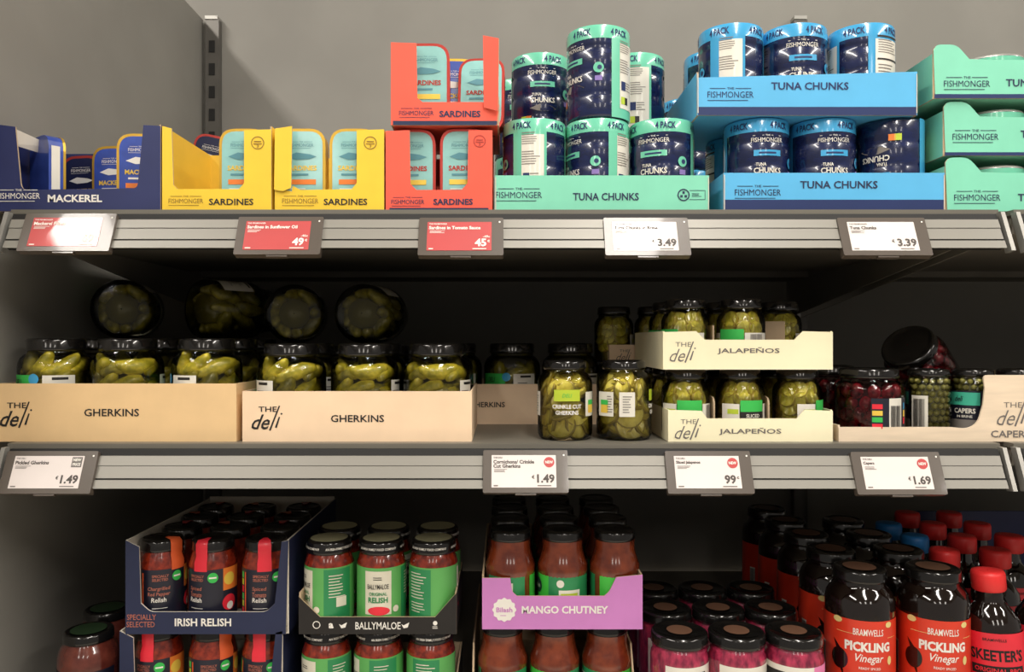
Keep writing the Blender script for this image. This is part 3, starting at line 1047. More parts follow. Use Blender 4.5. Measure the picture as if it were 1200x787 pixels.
ZM = .937
def deli_logo(t, ux_, vz_, w, mi, thin=True):
    """THE over a slanted handwritten deli"""
    b = .012 if not thin else -.004
    t.text('THE', ux_ + w * .02, vz_ + w * .26, w * .56, w * .16, PT, mi, b)
    t.text('de', ux_ - w * .19, vz_ - w * .13, w * .56, w * .46, PT, mi, b, .45)
    t.shape([(ux_ + w * .06, vz_ - w * .38), (ux_ + w * .11, vz_ - w * .40), (ux_ + w * .40, vz_ + w * .36), (ux_ + w * .36, vz_ + w * .37)], PT, mi)
    t.shape([(ux_ + w * .24, vz_ - w * .30), (ux_ + w * .30, vz_ - w * .31), (ux_ + w * .40, vz_ + w * .02), (ux_ + w * .36, vz_ + w * .03)], PT, mi)
    t.disc(ux_ + w * .44, vz_ + w * .12, w * .03, PT, mi, 8)


def deli_box(label, pts, Z, base, depth, main, ink, word, wpos, logo, lw, rad=None, thin=True, **kw):
    g, ux, vz = tray('pickle_box', label, 'pickle display boxes', pts, Z, base, depth, main, rad, inner=kw.pop('inner', M_kraft), edge=main, **kw)
    t = MB()
    deli_logo(t, ux(logo[0]), vz(logo[1]), lw, 0, thin)
    t.text(word, ux(wpos[0]), vz(wpos[1]), wpos[2], wpos[3], PT, 1, .015)
    t.build('lettering', [ink, ink if not thin else M_grey], g)
    return g


deli_box('beige gherkin box at the left end of the middle shelf', [(-5, 518), (277, 518), (277, 450), (-5, 450)], ZM, S2, .27, M_beige, M_ink, 'GHERKINS', (131, 484, .067, .0092), (19, 486), .042, thin=False, floor_t=BX1 - .001)
deli_box('peach gherkin box beside the left beige one', [(284, 518), (553, 518), (553, 459), (284, 459)], ZM, S2, .184, M_peach, M_ink, 'GHERKINS', (419, 491, .065, .0088), (313, 490), .040, thin=False)
deli_box('shaded gherkin box at the back behind the crinkle cut jars', [(455, 497), (700, 497), (700, 450), (455, 450)], 1.134, S2, .17, M_peach, M_ink, 'GHERKINS', (571, 474, .052, .0078), (480, 474), .037, thin=False)


# crinkle cut jars
def make_crinkle():
    g = empty('crinkle_gherkin_jar', (0, 0, 0), '-', 'jar')
    r = .0345
    MB().lathe(pickle_profile(r, .0255, .068, .084, .090), 40).build('glass', G_olive, g)
    lid(g, .0268, .0865, .012)
    MB().lathe([(.001, .004), (r * .62, .004), (r * .62, .070), (.001, .080)], 16).build('brine', M_brine, g)
    rnd = random.Random(11)
    n = 0
    for z, m, rr in ((.018, 7, .0215), (.033, 7, .0235), (.047, 7, .0240), (.061, 7, .0215), (.074, 5, .0135)):
        for i in range(m):
            a = 2 * pi * (i + rnd.uniform(-.2, .2)) / m + z * 40
            flat = rnd.random() < .72
            rq = rr if flat else rr * .62
            piece('crinkle_slice', SL[n % 3], g, (rq * sin(a), -rq * cos(a), z), (R(rnd.uniform(62, 88) if flat else rnd.uniform(20, 50)), R(rnd.uniform(-20, 20)), a))
            n += 1
    rr = r + .0004; C = cyl(rr + .0003); s = lambda a: a / 360 * 2 * pi * rr
    l = MB(); l.lathe([(rr, .049), (rr, .063)], 7, 0, -27, 27); l.text('DELI', 0, .056, .012, .0045, C, 1, 0, .3)
    l.build('lime_label', [M_lime, M_green], g)
    l = MB(); l.text('CRINKLE CUT', 0, .0425, .037, .0052, C, 0, .03)
    l.text('GHERKINS', 0, .0350, .029, .0052, C, 0, .03)
    l.build('lettering', M_white, g)
    for nme, a0, a1, pic in (('nutrition_label', 42, 92, 1), ('side_label', -98, -66, 0), ('picture_label', -150, -110, 1)):
        l = MB(); l.lathe([(rr, .030), (rr, .060)], 5, 0, a0, a1)
        am = (a0 + a1) / 2
        if pic:
            l.lathe([(rr + .0002, .034), (rr + .0002, .050)], 4, 1, a0 + 8, a0 + 28); l.lathe([(rr + .0003, .044), (rr + .0003, .050)], 4, 2, a0 + 8, a0 + 28)
            l.lines(s(a1 - 9), .045, .008, .022, 7, C, 3, 2)
        else:
            l.lines(s(am), .045, .012, .022, 7, C, 3, 2)
        l.build(nme, [M_filmwhite, M_ytext, M_green, M_fine], g)
    return g


cj = make_crinkle()
place(cj, (X(662, .972), .972, CH + S2), 'crinkle cut gherkin jar with its lime label facing out', 'jars of crinkle cut gherkins', 0)
place(cj, (X(731, .972), .972, CH + S2), 'crinkle cut gherkin jar with its white panel facing out, beside the jalapeno boxes', 'jars of crinkle cut gherkins', 80)


# jalapeno jars
def make_jala():
    g = empty('jalapeno_jar', (0, 0, 0), '-', 'jar')
    r = .0300
    MB().lathe(pickle_profile(r, .0235, .055, .068, .076), 36).build('glass', G_olive, g)
    lid(g, .0252, .072, .013)
    MB().lathe([(.001, .004), (r * .62, .004), (r * .62, .056), (.001, .064)], 16).build('brine', M_brine, g)
    rnd = random.Random(21); n = 0
    for z in (.026, .037, .048, .059):
        for i in range(8):
            a = 2 * pi * (i + rnd.uniform(-.2, .2)) / 8 + z * 60
            rr = .0202 if z < .055 else .0170
            piece('jalapeno_slice', JA[n % 3], g, (rr * sin(a), -rr * cos(a), z), (R(rnd.uniform(62, 90)), R(rnd.uniform(-20, 20)), a)); n += 1
    rr = r + .0004; C = cyl(rr + .0004); s = lambda a: a / 360 * 2 * pi * rr
    l = MB(); l.lathe([(rr + .0001, .033), (rr + .0001, .047)], 7, 0, -30, 30); l.lathe([(rr, .010), (rr, .033)], 7, 1, -30, 30)
    l.text('SLICED', 0, .028, .018, .0045, C, 2, .02)
    l.build('front_label', [M_green, M_ink, M_filmwhite], g)
    l = MB(); l.lathe([(rr, .010), (rr, .0425)], 4, 0, -75, -32); l.lathe([(rr + .0002, .030), (rr + .0002, .036)], 3, 1, -60, -34)
    l.build('side_label', [M_filmwhite, M_lime], g)
    l = MB(); l.lathe([(rr, .010), (rr, .0425)], 8, 0, 32, 95); l.bars(s(62), .026, .018, .030, C, 1)
    l.build('barcode_label', [M_filmwhite, M_fine], g)
    return g


jj = make_jala()
GJ = 'jars of sliced jalapenos'
zj = CH + S2 + .0025
place(jj, (X(803, .975), .975, zj), 'jalapeno jar in the lower cream box, leftmost, green sticker in front', GJ, -2)
place(jj, (X(867, .975), .975, zj), 'jalapeno jar in the lower cream box, middle, green sticker turned right', GJ, 14)
place(jj, (X(934, .975), .975, zj), 'jalapeno jar in the lower cream box, rightmost, sticker at its right edge', GJ, 55)
JB2 = S2 + .0878
zj2 = CH + JB2 + .0025
place(jj, (X(803, .975), .975, zj2), 'jalapeno jar in the upper cream box, leftmost, white label turned out', GJ, -60)
place(jj, (X(868, .975), .975, zj2), 'jalapeno jar in the upper cream box, middle, green sticker at its left', GJ, -40)
place(jj, (X(917, 1.03), 1.045, zj2), 'jalapeno jar in the upper cream box, pushed back behind a card divider', GJ, 100)
place(jj, (X(790, 1.03), 1.05, zj2), 'jalapeno jar in shade behind the leftmost upper one', GJ, -60)
place(jj, (X(851, 1.04), 1.05, zj2), 'jalapeno jar in shade behind the middle upper one', GJ, 150)
place(jj, (X(786, 1.05), 1.05, zj), 'jalapeno jar in shade behind the leftmost lower one', GJ, 130)
place(jj, (X(850, 1.05), 1.05, zj), 'jalapeno jar in shade behind the middle lower one', GJ, 130)
place(jj, (X(910, 1.05), 1.05, zj), 'jalapeno jar in shade behind the rightmost lower one', GJ, 130)
lp = [(783, 518), (976, 518), (976, 482), (943, 481), (934, 491), (829, 491), (822, 482), (783, 481)]
deli_box('lower cream jalapeno box on the middle shelf', lp, ZM, S2, .20, M_cream, M_grey, 'JALAPEÑOS', (879, 506, .076, .0088), (806, 503), .034)
lp2 = [(777, 435), (976, 435), (976, 391), (941, 390), (931, 400), (826, 400), (816, 390), (777, 391)]
deli_box('upper cream jalapeno box stacked on the lower jars', lp2, ZM, JB2, .20, M_cream, M_grey, 'JALAPEÑOS', (877, 413, .076, .0088), (800, 414), .034)
g = empty('card_divider', (X(921, ZM), 1.0, CH + JB2 + .0025), 'plain kraft card divider standing in the upper jalapeno box', 'divider')
MB().box(-.024, .022, 0, .002, 0, .058).build('front_sheet', M_kraft, g)
MB().box(-.0245, -.0225, .002, .05, 0, .058).build('side_sheet', M_kraft, g)
for k, px in enumerate((837, 901)):
    g = empty('card_divider', (X(px, .955), .955, CH + S2 + .0025), ('kraft card divider between the left and middle lower jalapeno jars', 'kraft card divider between the middle and right lower jalapeno jars')[k], 'divider')
    MB().prism(rounded([(0, 0), (.07, 0), (.07, .054), (0, .05)], {3: .01}), .002, axis='x', at=-.001).build('divider_sheet', M_kraft, g)
g = empty('card_divider', (X(836, .955), .955, CH + JB2 + .0025), 'kraft card divider between the two front upper jalapeno jars', 'divider')
MB().box(-.001, .001, 0, .07, 0, .052).build('divider_sheet', M_kraft, g)
# shaded rear jalapeno box with two jars
rb = [(714, 425), (860, 425), (860, 402), (714, 402)]
place(jj, (X(722, 1.16), 1.185, CH + S2 + .0025), 'dark jalapeno jar on the shelf at the back, below the shaded cream box', GJ, 120)
place(jj, (X(770, 1.16), 1.185, CH + S2 + .0025), 'dark jalapeno jar at the back beside the lower cream box', GJ, 120)
deli_box('shaded cream jalapeno box at the back on two dark jars', rb, 1.15, JB2, .10, M_peach, M_grey, 'JALAPEÑOS', (830, 413, .05, .0088), (731, 414), .024)
place(jj, (X(722, 1.16), 1.185, zj2), 'dark jalapeno jar in the shaded cream box at the back, left one', GJ, 120)
place(jj, (X(770, 1.16), 1.185, zj2), 'dark jalapeno jar in the shaded cream box at the back, right one', GJ, 120)


# olives / capers
def make_olive_jar():
    g = empty('olive_jar', (0, 0, 0), '-', 'jar')
    r = .0405
    MB().lathe(pickle_profile(r, .033, .058, .070, .078), 40).build('glass', G_red, g)
    lid(g, .0350, .073, .013)
    MB().lathe([(.001, .004), (r * .6, .004), (r * .6, .06), (.001, .066)], 16).build('brine', mat('red_brine', (60, 10, 20), .3), g)
    balls(g, 'olives', .0085, .004, .066, r - .001, M_olive, 60, 3, 2, 1.25)
    l = MB(); rr = r + .0004; C = cyl(rr + .0004); s = lambda a: a / 360 * 2 * pi * rr
    l.lathe([(rr, .008), (rr, .050)], 14, 0, -22, 62)
    l.lathe([(rr + .0003, .012), (rr + .0003, .050)], 7, 1, 8, 36)
    l.bars(s(22), .026, .016, .030, cyl(rr + .0007), 2)
    for i, m in enumerate((3, 4, 5, 3)):
        l.rect(s(-12), .040 - .008 * i, .012, .006, C, m, 2)
    for i, m in enumerate((6, 4, 3)):
        l.rect(s(46), .040 - .009 * i, .005, .008, C, m, 2)
    l.build('label', [M_darklabel, M_filmwhite, M_ink, M_redstrap, M_ytext, M_green, M_filmsky], g)
    return g


def make_caper_jar():
    g = empty('caper_jar', (0, 0, 0), '-', 'jar')
    r = .0258
    MB().lathe(pickle_profile(r, .0225, .066, .072, .078), 32).build('glass', G_clear, g)
    lid(g, .0240, .075, .010)
    MB().lathe([(.001, .004), (r * .78, .004), (r * .78, .064), (.001, .070)], 16).build('brine', mat('caper_brine', (90, 86, 36), .4), g)
    balls(g, 'capers', .0042, .003, .074, r - .0008, M_caper, 80, 5, 1)
    rr = r + .0004; C = cyl(rr + .0004); s = lambda a: a / 360 * 2 * pi * rr
    l = MB(); l.lathe([(rr, .008), (rr, .058)], 10, 0, -62, 30)
    l.lathe([(rr + .0002, .040), (rr + .0002, .056)], 8, 1, -62, 24)
    l.lathe([(rr + .0002, .008), (rr + .0002, .022)], 7, 3, -62, 30)
    l.text('CAPERS', s(-14), .033, .025, .0062, C, 2, .03); l.text('IN BRINE', s(-14), .026, .018, .003, C, 2, .02)
    l.text('deli', s(-28), .048, .010, .007, C, 0, .01, .3)
    l.build('front_label', [M_darklabel, mat('label_turquoise', (70, 190, 160), .4), M_filmwhite, M_fine], g)
    l = MB(); l.lathe([(rr, .008), (rr, .052)], 5, 0, 36, 80); l.bars(s(58), .030, .014, .036, C, 1)
    l.build('barcode_label', [M_filmwhite, M_ink], g)
    return g


oj, kj = make_olive_jar(), make_caper_jar()
ZC = .978
place(oj, (X(1018, ZC), ZC, CH + S2 + .0025), 'wide jar of dark red olives with barcode label in the capers box', 'jars of dark olives', 0)
place(oj, (X(970, 1.09), 1.09, CH + S2 + .0025), 'dark olive jar in shade at the left back of the capers box', 'jars of dark olives', 150)
from mathutils import Vector
dv = Vector((-.63, -.46, .62)).normalized()
top_c = Vector((X(1063, 1.035), 1.035, CH - .004))
pos = top_c - dv * .086
place(oj, tuple(pos), 'jar of dark red olives tipped over on top of the caper jars', 'jars of dark olives', rot=tuple((dv.to_track_quat('Z', 'Y')).to_euler()))
place(kj, (X(1088, ZC), ZC, CH + S2 + .0025), 'caper jar showing the capers, with a white barcode at its left', 'jars of capers', -110)
place(kj, (X(1139, ZC), ZC, CH + S2 + .0025), 'caper jar with turquoise label facing out', 'jars of capers', -36)
place(kj, (X(1193, ZC), ZC, CH + S2 + .0025), 'caper jar behind the high right post of the capers box', 'jars of capers', 60)
cp = [(983, 518), (1260, 518), (1260, 440), (1152, 440), (1154, 455), (1152, 475), (1146, 496), (1134, 503), (1115, 501), (983, 501)]
deli_box('pale capers box with a high right post at the right end', cp, ZM, S2, .22, M_palecard, M_grey, 'CAPERS', (1184, 509, .048, .0085), (1186, 485), .040, rad={3: .006, 6: .008, 7: .008}, lefth=.02)


# ------------------------------------------------------------------ bottom shelf
ZL = .952
# tomato relish with strap
def make_relish(strap, word):
    g = empty('relish_jar', (0, 0, 0), '-', 'jar')
    r = .0292; H = .109
    MB().lathe([(.001, .001), (r - .003, 0), (r, .004), (r, .078), (r - .002, .086), (.0255, .092), (.0245, .096)], 36).build('filled_glass', M_sauce, g)
    lid(g, .0262, .094, .015)
    a0, a1 = (22, 60) if strap == 'orange' else (-12, 22)
    st = MB(); e = .0006
    st.lathe([(.008, H + e), (.0262 - .002, H + e), (.0262 + e + .0006, H - .004), (.0262 + e + .0006, .095), (.0262 + e, .090), (r + e, .082), (r + e, .072)], 5, 0, a0, a1)
    st.build('seal_strap', M_orgstrap if strap == 'orange' else M_redstrap, g)
    l = MB(); rr = r + .0004; C = cyl(rr + .0004); s = lambda a: a / 360 * 2 * pi * rr
    l.lathe([(rr, .012), (rr, .074)], 22, 0, -80, 60)
    l.lathe([(rr, .012), (rr, .046)], 8, 0, 60, 115); l.lathe([(rr, .046), (rr, .074)], 8, 1, 60, 115)
    l.disc(s(78), .060, .008, C, 2, 14); l.disc(s(78), .030, .010, C, 3, 14); l.disc(s(80), .026, .005, cyl(rr + .0007), 4, 12)
    l.text('SPECIALLY', s(-4), .066, .020, .0034, C, 5, .02)
    l.text('SELECTED', s(-5), .0615, .019, .0034, C, 5, .02)
    for i, wd in enumerate(word):
        l.text(wd, s(-4) - .002, .050 - .0068 * i, .027 if len(wd) > 6 else .018, .0058, C, 5 if i < len(word) - 1 else 4, .01, .1)
    l.lines(s(-2), .026, .022, .002, 1, C, 4, 3)
    l.disc(s(36), .064, .0064, C, 6, 16); l.rect(s(36), .064, .009, .002, cyl(rr + .0006), 4, 2)
    l.rect(s(-48), .042, .0022, .056, C, 7)
    for i, m in enumerate((6, 8, 3, 6, 8, 3)):
        l.rect(s(-60), .066 - .009 * i, .005, .0075, C, m)
    l.build('label', [M_darklabel, M_orange, M_ytext, M_redstrap, M_white, M_coppertext, M_green, M_orgstrap, M_lime], g)
    return g


ro, rr_ = make_relish('orange', ('Chargrilled', 'Red Pepper', 'Relish')), make_relish('red', ('Spiced', 'Tomato', 'Relish'))
GR = 'jars of relish with a seal strap'
ZR = .990
U = S3 + .1125                 # floor of the upper boxes
place(ro, (X(190, ZR), ZR, CH + U + .0025), 'relish jar with orange strap in the upper navy box', GR, 24)
place(rr_, (X(250, ZR), ZR, CH + U + .0025), 'relish jar with red strap in the middle of the upper navy box', GR, -16)
place(rr_, (X(312, ZR), ZR, CH + U + .0025), 'relish jar with red strap at the right of the upper navy box', GR, 8)
place(rr_, (X(187, ZR), ZR, CH + S3 + .0025), 'relish jar with red strap at the left of the lower navy box', GR, -12)
place(ro, (X(250, ZR), ZR, CH + S3 + .0025), 'relish jar with orange strap in the middle of the lower navy box', GR, 14)
place(rr_, (X(312, ZR), ZR, CH + S3 + .0025), 'relish jar with red strap at the right of the lower navy box', GR, -6)
for r_, nmr in ((1, 'second'), (2, 'third'), (3, 'fourth')):
    for i, px in enumerate((190, 250, 312)):
        place(rr_ if (r_ + i) % 2 else ro, (X(px, ZR), ZR + .062 * r_, CH + U + .0025), f'shaded relish jar in the {nmr} row of the upper navy box, {nm[i]} column', GR, 180)
pts = [(147, 742), (335, 742), (338, 632), (330, 634), (322, 706), (312, 716), (176, 716), (165, 706), (163, 640), (147, 632)]
def slope_side(h, d):
    return [(.0022, 0), (d, 0), (d, h * .97), (.0022, h)]
for base, lb, sh in ((U, 'upper navy relish box stacked on the lower one', 0), (S3, 'lower navy relish box cut off by the bottom of the view', -7)):
    g, ux, vz = tray('relish_box', lb, 'relish display boxes', [(p[0] + sh, p[1]) for p in pts], ZL, base, .27, M_navybox, {5: .006, 6: .006}, inner=M_whitecard, edge=M_whitecard, side=slope_side)
    t = MB(); t.text('SPECIALLY', ux(166 + sh), vz(722), .036, .0068, PT, 0, .005); t.text('SELECTED', ux(165 + sh), vz(730.5), .035, .0068, PT, 0, .005)
    t.text('IRISH RELISH', ux(238 + sh), vz(728), .070, .0098, PT, 1, .025)
    t.build('lettering', [M_coppertext, M_white], g)


def make_bally():
    g = empty('tomato_relish_jar', (0, 0, 0), '-', 'jar')
    r = .0308; H = .109
    MB().lathe([(.001, .001), (r - .003, 0), (r, .004), (r, .080), (r - .002, .086), (.0275, .090), (.0255, .094)], 36).build('filled_glass', M_sauce, g)
    L = lid(g, .0280, .092, .017, M_lidolive, topr=.84)
    t = MB(); 
    for k in range(3):
        t.text('AN IRISH FAMILY FOOD COMPANY', (k - 1) * .058, .1005, .050, .0030, cyl(.0290), 0, .02)
    t.build('lid_lettering', M_white, L)
    l = MB(); rr = r + .0004; C = cyl(rr + .0004); C2 = cyl(rr + .0007); s = lambda a: a / 360 * 2 * pi * rr
    l.lathe([(rr, .010), (rr, .078)], 44, 0, 0, 360)
    l.lathe([(rr + .0002, .020), (rr + .0002, .074)], 10, 1, -28, 34)
    l.lathe([(rr + .0002, .012), (rr + .0002, .076)], 12, 2, 62, 128)
    l.lathe([(rr + .0002, .012), (rr + .0002, .076)], 12, 2, -170, -105)
    l.text('BALLYMALOE', s(3), .055, .027, .0062, C2, 3, .01); l.lines(s(3), .065, .012, .005, 2, C2, 3, 2)
    l.text('ORIGINAL', s(3), .046, .023, .0042, C2, 4, .02); l.text('RELISH', s(3), .0385, .025, .0070, C2, 4, .035)
    l.disc(s(5), .025, .014, C2, 5, 18, ry=.0055)
    l.disc(s(46), .026, .0042, C2, 1, 14)
    l.lines(s(95), .055, .022, .030, 8, C2, 1, 3, .3); l.rect(s(105), .035, .014, .012, C2, 1, 3)
    l.lines(s(-140), .055, .026, .034, 9, C2, 1, 3, .3); l.lines(s(-140), .028, .024, .014, 4, C2, 1, 3, .3)
    l.build('label', [M_palegreen, mat('label_cream', (232, 226, 206), .5), M_midgreen, M_ink, M_midgreen, M_redstrap], g)
    return g


bj = make_bally()
GBJ = 'jars of tomato relish with green labels'
ZBJ = .986
for i, (px, a) in enumerate(((386, -62), (447, -2), (508, 104))):
    place(bj, (X(px, ZBJ), ZBJ, CH + U + .0025), 'green labelled relish jar in the upper black tray, ' + ('left, label turned left', 'middle, cream label facing out', 'right, label turned away')[i], GBJ, a)
    place(bj, (X(px, ZBJ), ZBJ + .063, CH + U + .0025), f'green labelled relish jar in the second row of the upper black tray, {nm[i]} one', GBJ, a + 60)
    place(bj, (X(px - 3, ZBJ), ZBJ, CH + S3 + .0025), f'green labelled relish jar in the lower black tray, {nm[i]} of three', GBJ, (-62 + 15, -75, 130)[i])
for base, lb in ((U, 'upper low black relish tray with white lettering'), (S3, 'lower black relish tray under the green labelled jars')):
    g, ux, vz = tray('relish_tray', lb, 'relish display boxes', [(350, 742), (535, 742), (535, 694), (531, 698), (510, 722), (375, 722), (354, 702), (350, 698)], ZL, base, .135, M_blackcard, inner=M_kraft, edge=M_kraft)
    t = MB(); t.text('BALLYMALOE', ux(443), vz(732), .056, .0092, PT, 0, .01)
    t.disc(ux(371), vz(731), .0048, PT, 0, 16, rin=.0038); t.text('a', ux(388), vz(732), .006, .0066, PT, 0, .04)
    for sx in (402, 475):
        t.shape([(ux(sx) - .005, vz(730)), (ux(sx) - .002, vz(731.5)), (ux(sx) + .003, vz(729)), (ux(sx) + .005, vz(728)), (ux(sx) + .003, vz(734)), (ux(sx) - .002, vz(735))], PT, 0)
    t.disc(ux(510), vz(729), .0028, PT, 0, 12); t.lines(ux(510), vz(734), .007, .004, 2, PT, 0, 1)
    t.build('lettering', M_white, g)


def make_mango():
    g = empty('chutney_jar', (0, 0, 0), '-', 'jar')
    r = .0318
    MB().lathe([(.001, .001), (r - .003, 0), (r - .001, .004), (r - .001, .056), (r, .062), (r, .070), (r - .003, .078), (.0272, .084), (.0256, .090), (.0256, .104)], 36).build('filled_glass', M_chutney, g)
    lid(g, .0262, .101, .0135)
    l = MB(); rr = r - .0004; C = cyl(rr + .0005); s = lambda a: a / 360 * 2 * pi * rr
    l.lathe([(rr, .006), (rr, .060)], 12, 0, -60, 28)
    l.lathe([(rr, .006), (rr, .060)], 14, 1, 28, 150)
    l.lathe([(rr, .006), (rr, .060)], 14, 1, 190, 285)
    l.disc(s(-10), .045, .0095, C, 2, 20); l.text('Bilash', s(-10), .045, .012, .005, cyl(rr + .0009), 3, .01)
    l.disc(s(58), .052, .0048, C, 3, 14)
    l.rect(s(80), .034, .028, .020, C, 3, 5); l.rect(s(80), .033, .022, .014, cyl(rr + .0008), 4, 4)
    l.rect(s(232), .036, .030, .034, C, 3, 5); l.rect(s(232), .050, .026, .003, cyl(rr + .0008), 5, 4); l.lines(s(232), .035, .024, .02, 6, cyl(rr + .0008), 6, 2)
    l.build('label', [M_brightgreen, M_midgreen, M_darklabel, M_filmwhite, M_lime, M_ink, M_fine], g)
    return g


mj = make_mango()
GMJ = 'jars of mango chutney'
ZMJ = .988
for i, (px, a) in enumerate(((598, 110), (659, -66), (720, 16))):
    place(mj, (X(px, ZMJ), ZMJ, CH + S3 + .121), 'chutney jar in the upper purple box, ' + ('left, white panel on green', 'middle, mid green label', 'right, dark roundel on bright green')[i], GMJ, a)
    for r_ in (1, 2, 3):
        place(mj, (X(px, ZMJ), ZMJ + .0655 * r_, CH + S3 + .121), f'shaded chutney jar in the {("second", "third", "fourth")[r_ - 1]} row of the upper purple box, {nm[i]} one', GMJ, a + 90)
    place(mj, (X(px - 9, ZMJ), ZMJ, CH + S3 + .0025), f'chutney jar below the purple box, {nm[i]} of three', GMJ, a + 40)
UM = S3 + .1185
g, ux, vz = tray('chutney_box', 'purple mango chutney box with a scalloped white badge', 'relish display boxes',
                 [(565, 742), (753, 742), (753, 678), (722, 681), (714, 698), (708, 703), (606, 703), (600, 698), (598, 682), (565, 682)], ZL, UM, .27, M_purple, {4: .004, 7: .004}, inner=M_kraft, edge=M_kraft)
t = MB(); bu, bv = ux(591), vz(719)
n = 48
t.shape([(bu + (.0142 + .0009 * cos(12 * 2 * pi * i / n)) * cos(2 * pi * i / n), bv + (.0142 + .0009 * cos(12 * 2 * pi * i / n)) * sin(2 * pi * i / n)) for i in range(n)], PT, 0)
t.text('Bilash', bu, bv, .020, .0062, plane(-.0008), 1, .02)
t.lines(bu, bv - .007, .010, .002, 1, plane(-.0008), 1, 1)
t.text('MANGO CHUTNEY', ux(662), vz(719), .107, .0096, PT, 0, .03)
t.build('lettering', [M_white, M_purple], g)
g, ux, vz = tray('chutney_box', 'lower chutney box tray at the bottom edge of the view', 'relish display boxes', [(553, 842), (745, 842), (745, 806), (553, 806)], ZL, S3, .27, M_purple, inner=M_kraft, edge=M_kraft, side=lambda h, d: [(.0022, 0), (d, 0), (d, .09), (.03, .09), (.0022, h)])


def make_cabbage():
    g = empty('red_cabbage_jar', (0, 0, 0), '-', 'jar')
    r = .0354
    MB().lathe(pickle_profile(r, .0318, .086, .100, .106), 36).build('filled_glass', M_cabbage, g)
    lid(g, .0346, .102, .015, M_lidtop, topr=.45)
    l = MB(); rr = r + .0004; C = cyl(rr + .0004); s = lambda a: a / 360 * 2 * pi * rr
    l.lathe([(rr, .010), (rr, .084)], 30, 0, -50, 150)
    l.lathe([(rr + .0002, .010), (rr + .0002, .084)], 8, 1, 90, 145)
    l.rect(s(10), .072, .030, .010, C, 2, 5)
    l.text('PICKLED RED CABBAGE', s(10), .036, .036, .005, C, 2, .02)
    l.lines(s(50), .036, .016, .03, 6, C, 3, 2)
    l.build('label', [M_filmwhite, M_pink, M_ink, M_fine], g)
    return g


cb = make_cabbage()
GC = 'jars of red cabbage'
cx3 = (796, 863, 930)
for i, (px, a) in enumerate(zip(cx3, (10, 0, -70))):
    place(cb, (X(px, .955), .955, CH + S3), 'red cabbage jar in the front row, ' + ('beside the purple box', 'middle of three', 'beside the vinegar bottles, pink on its label')[i], GC, a)
for r_ in (1, 2):
    for i, px in enumerate((752, 832, 900) if r_ == 1 else (735, 800, 862)):
        Zc = .955 + .083 * r_
        q = ((790, 863, 936)[i] - 590)
        place(cb, (X(cx3[i], .955), Zc, CH + S3), f'red cabbage jar in the {("second", "third")[r_ - 1]} row, lid seen from above, {nm[i]} one', GC, 30 * i)


def make_vinegar():
    g = empty('vinegar_jar', (0, 0, 0), '-', 'jar')
    r = .0415
    MB().lathe([(.001, .001), (r - .004, 0), (r, .005), (r, .145), (r - .002, .153), (r - .006, .159), (.0320, .163), (.0300, .166), (.0300, .176)], 40).build('dark_glass', M_vinegar, g)
    lid(g, .0320, .170, .0155, M_lidtop, topr=.62)
    l = MB(); rr = r + .0004; C = cyl(rr + .0004); C2 = cyl(rr + .0007); s = lambda a: a / 360 * 2 * pi * rr
    l.lathe([(rr, .020), (rr, .129)], 34, 0, -125, 125)
    l.text('BRAMWELLS', s(6), .115, .036, .0082, C, 1, .008)
    l.text('PICKLING', s(6), .097, .056, .0120, C, 1, .045)
    l.text('Vinegar', s(8), .082, .034, .0125, C, 1, .01, .35)
    l.text('READY SPICED', s(8), .071, .026, .003, C, 1, .01)
    for (a, z, w_, h_) in ((-45, .126, .010, .0065), (42, .124, .008, .006), (44, .080, .0055, .009)):
        l.disc(s(a), z, w_ * .62, C, 2, 10, ry=h_ * .62)
    l.disc(s(-42), .078, .011, C, 3, 14, ry=.013); l.shape([(s(-42) - .004, .089), (s(-42) + .003, .089), (s(-42) - .008, .101)], C, 3)
    l.shape([(s(-42) - .006, .079), (s(-42) + .003, .078), (s(-42) + .006, .055)], C, 3)
    l.rect(s(-85), .070, .010, .040, C, 1, 2); l.bars(s(-85), .070, .010, .036, C2, 4, 8)
    l.rect(s(-22), .112, .036, .0005, C, 2, 5); l.rect(s(50), .108, .015, .0005, C, 2, 3)
    l.build('label', [M_vlabel, M_white, mat('onion_cream', (236, 214, 140), .5), M_vinegar, M_ink], g)
    return g


vj = make_vinegar()
GV = 'jars of pickling vinegar'
for c_, (px, cn) in enumerate(((1007, 'left'), (1093, 'right'))):
    for r_ in range(5 if c_ == 0 else 4):
        place(vj, (X(px, .985), .985 + .0865 * r_, CH + S3 + .002), 'dark vinegar jar with red label, ' + (f'front of the {cn} column' if r_ == 0 else f'{("", "second", "third", "fourth", "fifth")[r_]} back in the {cn} column'), GV, (-16, -18)[c_] if r_ == 0 else 8 * r_)


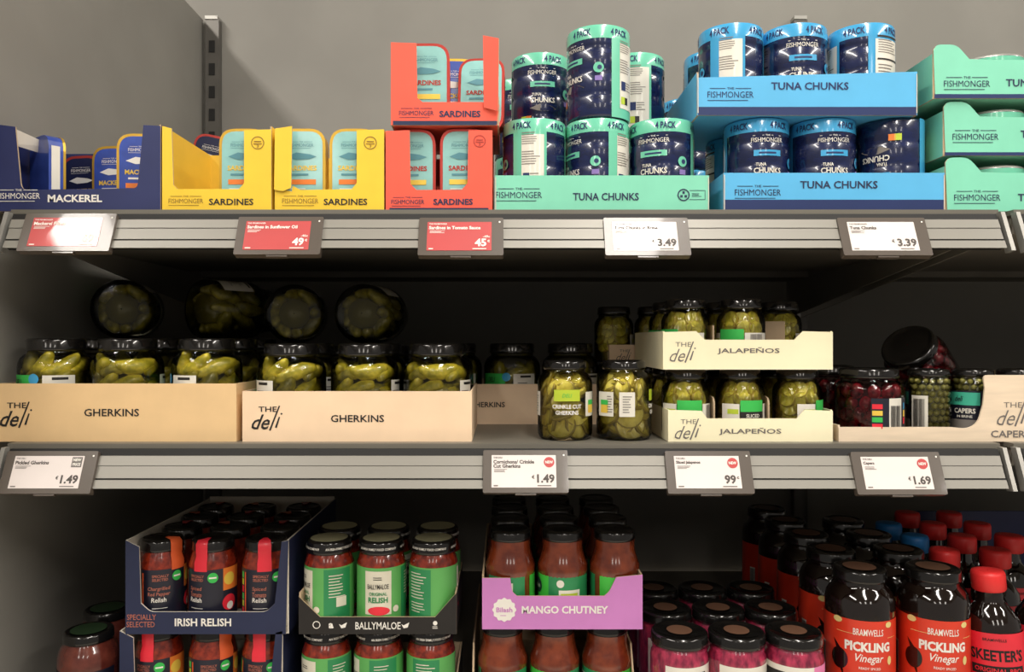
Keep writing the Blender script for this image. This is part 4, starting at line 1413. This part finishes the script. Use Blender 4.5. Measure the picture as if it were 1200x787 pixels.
def make_bbq(cap):
    g = empty('sauce_bottle', (0, 0, 0), '-', 'bottle')
    MB().lathe([(.001, .001), (.030, 0), (.0335, .005), (.0335, .108), (.030, .125), (.022, .138), (.0165, .145), (.0155, .150), (.0155, .166)], 36, ey=.85).build('bottle_body', M_vinegar, g)
    ribs = MB()
    n = 36
    ribs.lathe([(.018, .160), (.0195, .162), (.0195, .180), (.0180, .184), (.012, .1845), (.001, .1845)], n)
    ribs.build('cap', cap, g)
    l = MB(); rr = .0339; s = lambda a: a / 360 * 2 * pi * rr
    def E(k):
        return lambda u, v: (k * sin(u / rr), -k * .85 * cos(u / rr), v)
    l.lathe([(rr, .020), (rr, .113)], 24, 0, -90, 90, ey=.85)
    l.rect(s(105), .062, .020, .084, E(rr), 1, 4)
    l.text("SKEETER'S", 0, .086, .062, .0145, E(rr + .0004), 2, .03)
    l.text('BRAMWELLS', -.002, .105, .026, .0035, E(rr + .0004), 2, .01)
    l.rect(0, .067, .062, .0115, E(rr + .0003), 2, 8)
    l.text('ORIGINAL BBQ', 0, .067, .054, .0066, E(rr + .0007), 0, .02)
    l.disc(.010, .052, .006, E(rr + .0004), 2, 12)
    l.build('label', [M_redstrap, M_pink, M_ink], g)
    return g


bbr, bbb = make_bbq(M_redcap), make_bbq(M_bluecap)
GQ = 'sauce bottles with coloured caps'
bz = CH + S3 + .0
spec = [(1171, .975, bbr, 'front sauce bottle with red cap beside the vinegar jars, leaning slightly', -4), (1222, .99, bbr, 'sauce bottle with red cap cut off by the right edge of the view', 0)]
for px, Z_, p, lb, lean in spec:
    place(p, (X(px, Z_), Z_, bz), lb, GQ, rot=(0, R(lean), R(-24)))
for c_, (px, cn) in enumerate(((1147, 'first'), (1211, 'second'), (1275, 'third'))):
    for r_ in range(1, 5):
        if c_ == 2 and r_ == 1: continue
        p = bbb if (c_ == 0 and r_ >= 2) else bbr
        if c_ == 0 and r_ == 4: continue
        place(p, (X(px, 1.0), 1.0 + .078 * r_, bz), f'shaded sauce bottle with {"blue" if p is bbb else "red"} cap, {("", "second", "third", "fourth", "fifth")[r_]} row, {cn} column from the vinegar jars', GQ, 0)
g = empty('sauce_carton', (X(1120, 1.36), 1.36, CH + S3), 'dark blue carton sheet standing behind the coloured caps', 'carton')
MB().box(-.10, .32, 0, .003, 0, .175).build('card_sheet', M_navycard, g)


# brown jars at the lower left
def make_brownjar():
    g = empty('brown_sauce_jar', (0, 0, 0), '-', 'jar')
    MB().lathe([(.001, .001), (.032, 0), (.036, .005), (.036, .072), (.033, .082), (.029, .088), (.028, .092)], 36).build('filled_glass', M_brown, g)
    lid(g, .0295, .090, .013, M_lidgreen, topr=.72)
    l = MB(); l.lathe([(.0364, .012), (.0364, .060)], 20, 0, -80, 80)
    l.build('label', M_darklabel, g)
    return g


wj = make_brownjar()
place(wj, (X(104, .985), .985, CH + S3 + .004), 'brown sauce jar with dark green lid at the lower left corner', 'brown sauce jars', 0)
place(wj, (X(128, 1.07), 1.065, CH + S3 + .004), 'brown sauce jar behind the lower left one, half hidden by the navy box', 'brown sauce jars', 0)
for o in list(bpy.data.objects):
    for k_ in ('w', 'k'):
        if k_ in o: del o[k_]
